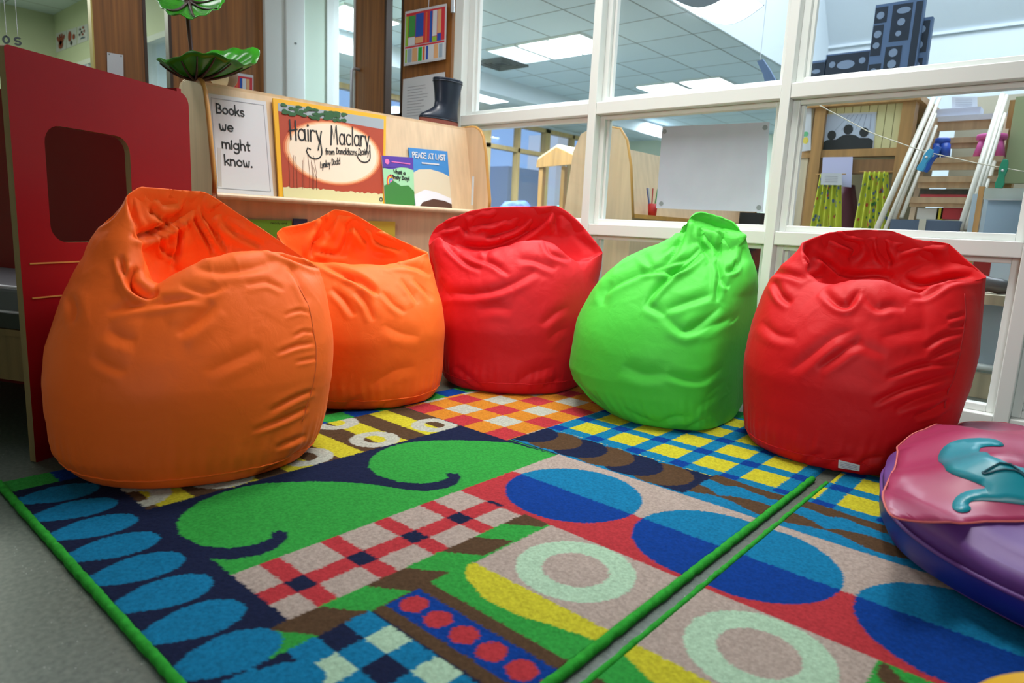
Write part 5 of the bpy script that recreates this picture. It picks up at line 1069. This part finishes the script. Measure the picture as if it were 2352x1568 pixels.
for u, v, r in ((.19, .42, .085), (.50, .56, .09), (.80, .47, .085)): ell(mb, h, u, v, r, r*1.5, 1)
poly(mb, h, [(.02, .03), (.98, .03), (.98, .25), (.9, .32), (.72, .33), (.65, .4), (.58, .42), (.42, .42), (.34, .36), (.28, .3), (.1, .3), (.02, .22)], 1)
flat('photo_image', mb, [cm('photo_pale', (186, 196, 214)), cm('photo_dark', (26, 30, 36)), cm('photo_mid', (150, 160, 180))], o)
fr = pxframe((1890, 361), (1959, 360), (1955, 430), (1886, 424), (0, PY-.015, 0), (0, -1, 0)); sheet('notice', 'pale lilac paper hanging under the playhouse beam', 'paper', fr, m=mat('lilac_paper', (196, 196, 232), .6))
fr = pxframe((1886, 397), (1934, 398), (1934, 425), (1885, 424), (0, PY-.10, 0), (0, -1, 0)); o = sheet('notice', 'small white paper clipped over the left yellow curtain', 'paper', fr)
mb = MB()
for k in range(4): rect(mb, fr, .2, .8, .7-.15*k, .74-.15*k)
flat('small_print', mb, mat('grey_print', (150, 150, 160), .7), o)
# dark figure-like cloak hanging inside
a = onY(1948, 425, PY+.5); mb = MB(); rg = []
for k in range(9):
    z = a[2]-.07*k; w = .045+.055*min(k/3, 1); rg.append([V(a[0]+w*math.cos(q), PY+.5+.06*math.sin(q), z) for q in np.linspace(0, 2*math.pi, 20)[:-1]])
ck = obj('hanging_cloak', mb.rings(rg), cm('maroon_cloth', (84, 14, 46)), smooth=True, label='maroon cloak hanging between the yellow curtains', cat='cloak')
obj('hook', MB().tube([rg[0][0]*.5+rg[0][9]*.5, V(a[0], PY+.5, 1.5), V(a[0], PY+.9, 1.5)], .006, 6), STEEL, ck)
# papers at the far left of that pane
fr = pxframe((1842, 250), (1864, 249), (1862, 345), (1840, 348), (0, PY-.02, 0), (0, -1, 0)); o = sheet('notice', 'narrow white poster left of the playhouse post', 'poster', fr)
mb = MB(); ell(mb, fr, .45, .4, .3, .06, 0); ell(mb, fr, .45, .25, .3, .08, 1); flat('poster_art', mb, [cm('art_green', (90, 180, 120)), cm('art_yellow', (220, 200, 70))], o)
obj('post', MB().bb(c[0]-.02, onY(1864, 300, PY)[0], PY-.0, PY+.03, 0, 1.62), PALEPINE, ph)
# steps ---------------------------------------------------------------
stp = thing('loft_steps', 'wide pale wooden steps with white pole handrails, far right lower pane', 'steps', (onY(2200, 450, 4.8)[0], 4.9, 0))
TREAD = wood('tread_pine', (186, 158, 124), .15)
rows = [(268, 292, 2146, 2330, 5.45, .30), (318, 336, 2140, 2320, 5.34, .22), (362, 388, 2124, 2300, 5.05, .26), (405, 431, 2110, 2290, 4.85, .26), (452, 477, 2090, 2270, 4.65, .26), (505, 530, 2070, 2255, 4.45, .26)]
for y0, y1, x0, x1, Y, d in rows:
    mb = MB(); a, b = onY(x0, y0, Y), onY(x1, y1, Y); mb.bb(a[0], b[0], Y, Y+d, a[2]-.035, a[2]); obj('tread', mb, TREAD if y0 > 270 else mat('white_step', (206, 208, 216), .5), stp); 
    obj('riser', MB().bb(a[0], b[0], Y+.02, Y+.035, b[2], a[2]-.035), TREAD, stp)
for x0, x1 in ((2122, 2136), (2308, 2345)):
    a, b = onY(x0, 300, 5.3), onY(x1, 300, 5.3); obj('upright', MB().bb(a[0], b[0], 5.3, 5.42, 0, 1.64), PINE if x0 > 2200 else PALEPINE, stp)
for x0 in (2066, 2240):
    a = onY(x0, 520, 4.45); b = onY(x0+70, 268, 5.35); obj('stringer', MB().prism([V(a[0], 4.40, 0), V(a[0], 4.75, 0), V(b[0], 5.6, b[2]), V(b[0], 5.35, b[2])], (.03, 0, 0)), TREAD, stp)
POLE = mat('white_pole', (214, 206, 190), .4)
poles = [((2144, 226), (2012, 530)), ((2158, 226), (2032, 530)), ((2148, 262), (2052, 505)), ((2150, 290), (2070, 500)), ((2303, 218), (2204, 530)), ((2312, 220), (2218, 528)), ((2308, 262), (2230, 515)), ((2298, 330), (2236, 515))]
for i, ((x0, y0), (x1, y1)) in enumerate(poles):
    dy = .0 if i % 4 < 2 else .12
    obj('handrail_pole', MB().tube([onY(x0, y0, 5.15+dy), onY(x1, y1, 4.3+dy)], .016 if i % 4 == 0 else .011, 10), POLE, stp, smooth=True)
def stool(x0, x1, yt, yb, Y, c, lab):
    a, b = onY(x0, yt, Y), onY(x1, yt, Y); z0 = zt; cx = (a[0]+b[0])/2; r = (b[0]-a[0])/2
    t = thing('stool', lab, 'stool', (cx, Y+.1, z0), "children's stools on the steps"); m = cm('stool_%d' % c[0], c, .4)
    obj('seat', MB().lathe((cx, Y+.1, a[2]-.045), [(r*.6, 0), (r*.97, .01), (r, .025), (r*.96, .04), (r*.7, .045)], 28), m, t, smooth=True)
    for sx in (-1, 1):
        for sy in (-1, 1): obj('leg', MB().tube([V(cx+sx*r*.4, Y+.1+sy*r*.4, a[2]-.04), V(cx+sx*r*.72, Y+.1+sy*r*.55, z0+.001)], [.028, .022], 12), m, t, smooth=True)
    return t
zt = onY(2124, 362, 5.05)[2]
stool(2141, 2178, 313, 365, 5.06, (24, 74, 176), 'blue plastic stool on the steps')
stool(2238, 2313, 304, 365, 5.06, (216, 88, 160), 'pink plastic stool on the steps, partly behind the white poles')
def ob(name, x0, y0, x1, y1, Y, d, c, lab, cat): return obj(name, ybox(MB(), x0, y0, x1, y1, Y, d), cm('c_%d_%d_%d' % c, c), label=lab, cat=cat)
ca, cb = onY(2150, 251, 5.47), onY(2252, 251, 5.47); obj('carton', MB().bb(ca[0], cb[0], 5.47, 5.62, onY(2146, 268, 5.45)[2]+.001, ca[2]), cm('carton_white', (206, 210, 226)), label='flat white carton on the top step', cat='box')
fr = pxframe((2186, 222), (2245, 222), (2245, 252), (2186, 252), (0, 5.60, 0), (0, -1, 0)); o = sheet('notice', 'white notice on the wall above the flat carton', 'paper', fr)
mb = MB()
for k in range(5): rect(mb, fr, .15, .8, .8-.13*k, .83-.13*k)
flat('small_print', mb, mat('grey_print', (150, 150, 160), .7), o)
b_ = thing('box_file', 'white, yellow and red box under the lowest visible step', 'box', onY(2180, 503, 4.75))
for nm, x0, x1, cc in (('white_side', 2108, 2153, (206, 208, 206)), ('yellow_band', 2153, 2163, (214, 200, 50)), ('red_side', 2163, 2215, (190, 44, 60))): obj(nm, ybox(MB(), x0, 477, x1, 504, 4.72, .12), cm('c_'+nm, cc), b_)
bd = thing('board_game', 'flat boxed game with a dark picture top on the fourth step', 'box', onY(2170, 455, 4.9))
obj('box_front', ybox(MB(), 2114, 446, 2220, 453, 4.9, .14), cm('c_game', (190, 60, 70)), bd); obj('picture_side', ybox(MB(), 2114, 434, 2222, 446, 4.9, .14), mat('dark_photo', (60, 54, 48), .5, noise_amt=.6, noise_scale=30), bd)
cs = thing('storage_crate', 'slate blue crate at the foot of the steps', 'crate', onY(2130, 540, 4.25))
obj('crate_body', ybox(MB(), 2046, 503, 2206, 800, 4.25, .1, zb=.0), cm('slate', (76, 92, 116)), cs); obj('strap', ybox(MB(), 2112, 503, 2128, 800, 4.243, .006, zb=.0), cm('strap_beige', (190, 186, 170)), cs)
bbs('wall_inner', [(onY(2095, 300, 5.7)[0]+.22, 1.5, 6.0, 6.1, 0, 1.8)], mat('beige_wall', (206, 196, 172), .8))
# easel board at the far right
ez = thing('easel', 'grey blue easel board with a wooden post, far right of the right lower pane', 'easel', onY(2310, 560, 3.6))
obj('post', ybox(MB(), 2249, 428, 2262, 900, 3.62, .04, zb=0.0), PINE, ez); obj('board', ybox(MB(), 2270, 459, 2420, 610, 3.6, .02), mat('blue_grey_board', (142, 164, 186), .4), ez); obj('top_panel', ybox(MB(), 2262, 432, 2420, 459, 3.62, .02), mat('pale_grey_board', (176, 184, 178), .5), ez)
obj('rail', ybox(MB(), 2268, 456, 2420, 461, 3.588, .012), STEEL, ez)
ob('wall_panel', 2334, 222, 2460, 420, 5.2, .05, (176, 186, 140), 'pale green wall panel beyond the steps at the right edge', 'panel')
# ------------------------------------------------------------------ low shelf unit behind the bottom pane, right
lo = thing('low_shelf', 'low white shelf unit with a wooden top, seen beside the right bean bag', 'shelf', onY(2310, 800, 4.0))
a0 = onY(2230, 690, 4.0); b0 = onY(2460, 690, 4.0); zs = onY(2300, 672, 4.0)[2]
obj('shelf_top', MB().bb(a0[0]-.1, b0[0]+.3, 3.72, 4.3, zs-.045, zs), PALEPINE, lo); obj('back_panel', MB().bb(a0[0]-.1, b0[0]+.3, 4.28, 4.3, zs, 1.0), mat('pale_blue_panel', (190, 206, 220), .5), lo)
obj('front_panel', MB().bb(a0[0]-.1, b0[0]+.3, 3.95, 3.97, .16, zs-.045), mat('pale_blue_panel', (190, 206, 220), .5), lo); obj('plinth', MB().bb(a0[0]-.1, b0[0]+.3, 3.92, 3.96, .0, .12), PALEPINE, lo); obj('pipe_rail', MB().tube([V(a0[0]-.1, 3.93, .15), V(b0[0]+.3, 3.93, .15)], .018, 10), WHITEP, lo, smooth=True)
q = onY(2292, 655, 3.85); gd = thing('toy_torch', 'grey plastic gadget with a green end on the low shelf', 'toy', V(q[0], 3.85, zs))
obj('gadget_body', MB().tube([V(q[0]-.14, 3.85, zs+.038), V(q[0]-.05, 3.85, zs+.042), V(q[0]-.03, 3.85, zs+.042), V(q[0]+.01, 3.85, zs+.036), V(q[0]+.055, 3.85, zs+.03)], [.036, .04, .034, .036, .026], 14), mat('gadget_grey', (84, 86, 84), .35), gd, smooth=True)
obj('green_end', MB().tube([V(q[0]+.055, 3.85, zs+.03), V(q[0]+.068, 3.85, zs+.028)], .027, 14), cm('gadget_green', (20, 110, 80)), gd, smooth=True)
obj('paper_sheet', MB().prism([V(q[0]+.07, 3.76, zs+.001), V(q[0]+.25, 3.76, zs+.001), V(q[0]+.27, 3.95, zs+.02), V(q[0]+.1, 3.95, zs+.012)], (0, 0, .001)), PAPER, label='loose white paper on the low shelf beside the grey gadget', cat='paper')
q = onY(2262, 625, 3.8); obj('folder', MB().bb(q[0]-.10, q[0]+.0, 3.97, 4.0, zs+.001, zs+.16), cm('folder_red', (150, 34, 30)), label='red folder standing on the low shelf behind the right bean bag', cat='folder')

# ------------------------------------------------------------------ string with pegs
LY = 3.42
def bez(x): return None
wire = [(1880, 240), (1890, 246), (2000, 305), (2120, 347), (2240, 374), (2352, 394), (2470, 410)]
ws = thing('peg_line', 'thin string with clothes pegs stretched behind the right lower pane', 'string', onY(2120, 347, LY))
obj('cord', MB().tube([onY(x, y, LY) for x, y in resample(wire, 30)], .0022, 6), mat('cord_white', (200, 196, 180), .7), ws, smooth=True)
def peg(x0, y0, x1, y1, w, c, lab, open_=.0, dy=0):
    m = mat('peg_%d_%d' % (c[0], c[1]), c, .35); a, b = onY(x0, y0, LY+dy), onY(x1, y1, LY+dy); d = b-a; L = np.linalg.norm(d); d /= L; n = V(0, -1, 0); s_ = np.cross(d, n)
    t = thing('clothes_peg', lab, 'clothes peg', a, 'clothes pegs on the string')
    for sg_ in (-1, 1):
        prof = [(0, .55), (.12, .8), (.35, 1.0), (.6, .7), (.85, 1.05), (1, .8)]; off = n*(.007*sg_)
        P = [a+d*L*u+s_*w*k*.5 for u, k in prof]+[a+d*L*u-s_*w*k*.5 for u, k in prof[::-1]]
        obj('peg_half', MB().prism([p+off+n*.004*sg_*0 for p in P], n*(.006*sg_)), m, t, bevel=.001)
    obj('spring', MB().tube([a+d*L*.38-n*.016, a+d*L*.38+n*.016], .006, 8), STEEL, t, smooth=True)
peg(2140, 343, 2112, 392, .028, (60, 150, 196), 'pale blue clothes peg on the string, left of the touching pair', dy=-.02)
peg(2157, 336, 2122, 394, .030, (30, 84, 170), 'dark blue clothes peg on the string, right of the touching pair', dy=.02)
peg(2310, 367, 2294, 432, .030, (10, 130, 100), 'green clothes peg on the string near the right edge')

# ------------------------------------------------------------------ black and white patterned boxes on the playhouse roof
TB = cm('box_card', (92, 116, 152)); TW = [cm('box_print_dark', (30, 42, 60)), cm('box_print_pale', (134, 152, 178))]
def city(x0, y0, x1, y1, Y, d, lab, cells, base=None):
    a, b = onY(x0, y0, Y), onY(x1, y1, Y); 
    if base is not None: b[2] = base
    t = thing('patterned_box', lab, 'box', ((a[0]+b[0])/2, Y+d/2, b[2]), 'patterned boxes on the playhouse roof')
    obj('box_body', MB().bb(a[0], b[0], Y, Y+d, b[2], a[2]), TB, t)
    fr = Frame(V(a[0], Y, a[2]), V(b[0], Y, a[2]), V(b[0], Y, b[2]), V(a[0], Y, b[2]), .0015); f2 = fr.lift(.003); mb = MB()
    for u, v, r, k in cells:
        if k == 'b': rect(mb, fr, u-r, u+r, v[0], v[1], 0)
        elif k == 'c': ell(mb, f2, u, v, r, r*fr.asp, 1)
        else: ell(mb, f2, u, v, r*1.4, r*fr.asp*.7, 1)
    flat('printed_pattern', mb, TW, t)
RB = 1.661
city(2012, 12, 2098, 190, PY-.04, .05, 'tall black and white patterned box on the playhouse roof', [(.14, (.80, .97), .13, 'b'), (.12, (.45, .78), .11, 'b'), (.15, (.02, .36), .13, 'b'), (.57, (.58, .97), .2, 'b'), (.50, (.15, .53), .17, 'b'), (.9, (.05, .97), .07, 'b'), (.13, .88, .08, 'c'), (.12, .68, .08, 'c'), (.12, .56, .07, 'c'), (.13, .28, .07, 'c'), (.13, .14, .07, 'c'), (.6, .90, .10, 'e'), (.58, .78, .08, 'c'), (.55, .66, .06, 'c'), (.5, .46, .09, 'c'), (.5, .34, .09, 'c'), (.5, .22, .08, 'c'), (.5, .06, .12, 'e')], RB)
city(2098, 44, 2121, 190, PY-.0, .05, 'narrower black and white patterned box beside the tall one', [(.5, (.55, .96), .4, 'b'), (.45, (.03, .48), .35, 'b'), (.5, .85, .22, 'c'), (.45, .65, .24, 'c'), (.45, .38, .24, 'c'), (.4, .18, .2, 'c')], RB)
city(1898, 126, 2010, 200, PY+.03, .05, 'low wide black and white patterned box on the playhouse roof', [(.5, (.5, .97), .48, 'b'), (.3, (.05, .42), .26, 'b'), (.8, (.05, .42), .17, 'b'), (.14, .78, .06, 'c'), (.4, .75, .12, 'e'), (.7, .8, .06, 'c'), (.88, .68, .05, 'c'), (.25, .25, .07, 'e'), (.8, .25, .06, 'c')], RB)
city(1856, 142, 1892, 200, PY+.03, .05, 'smallest black and white patterned box, at the left end of the roof', [(.5, (.1, .95), .42, 'b'), (.5, .75, .16, 'e'), (.5, .4, .14, 'c')], RB)
a = onY(1745, 145, 4.6); dd = thing('hanging_cutout', 'dark curved cut-out hanging low in the middle upper pane near the post', 'decoration', a)
obj('card', MB().prism([onY(x, y, 4.6) for x, y in ((1738, 140), (1752, 136), (1768, 160), (1782, 186), (1784, 200), (1760, 200), (1752, 170))], (0, .03, 0)), TB, dd); obj('hanging_thread', MB().tube([onY(1746, 138, 4.6), onY(1746, 138, 4.6)+V(0, 0, 3.6)], .002, 5), PAPER, dd)
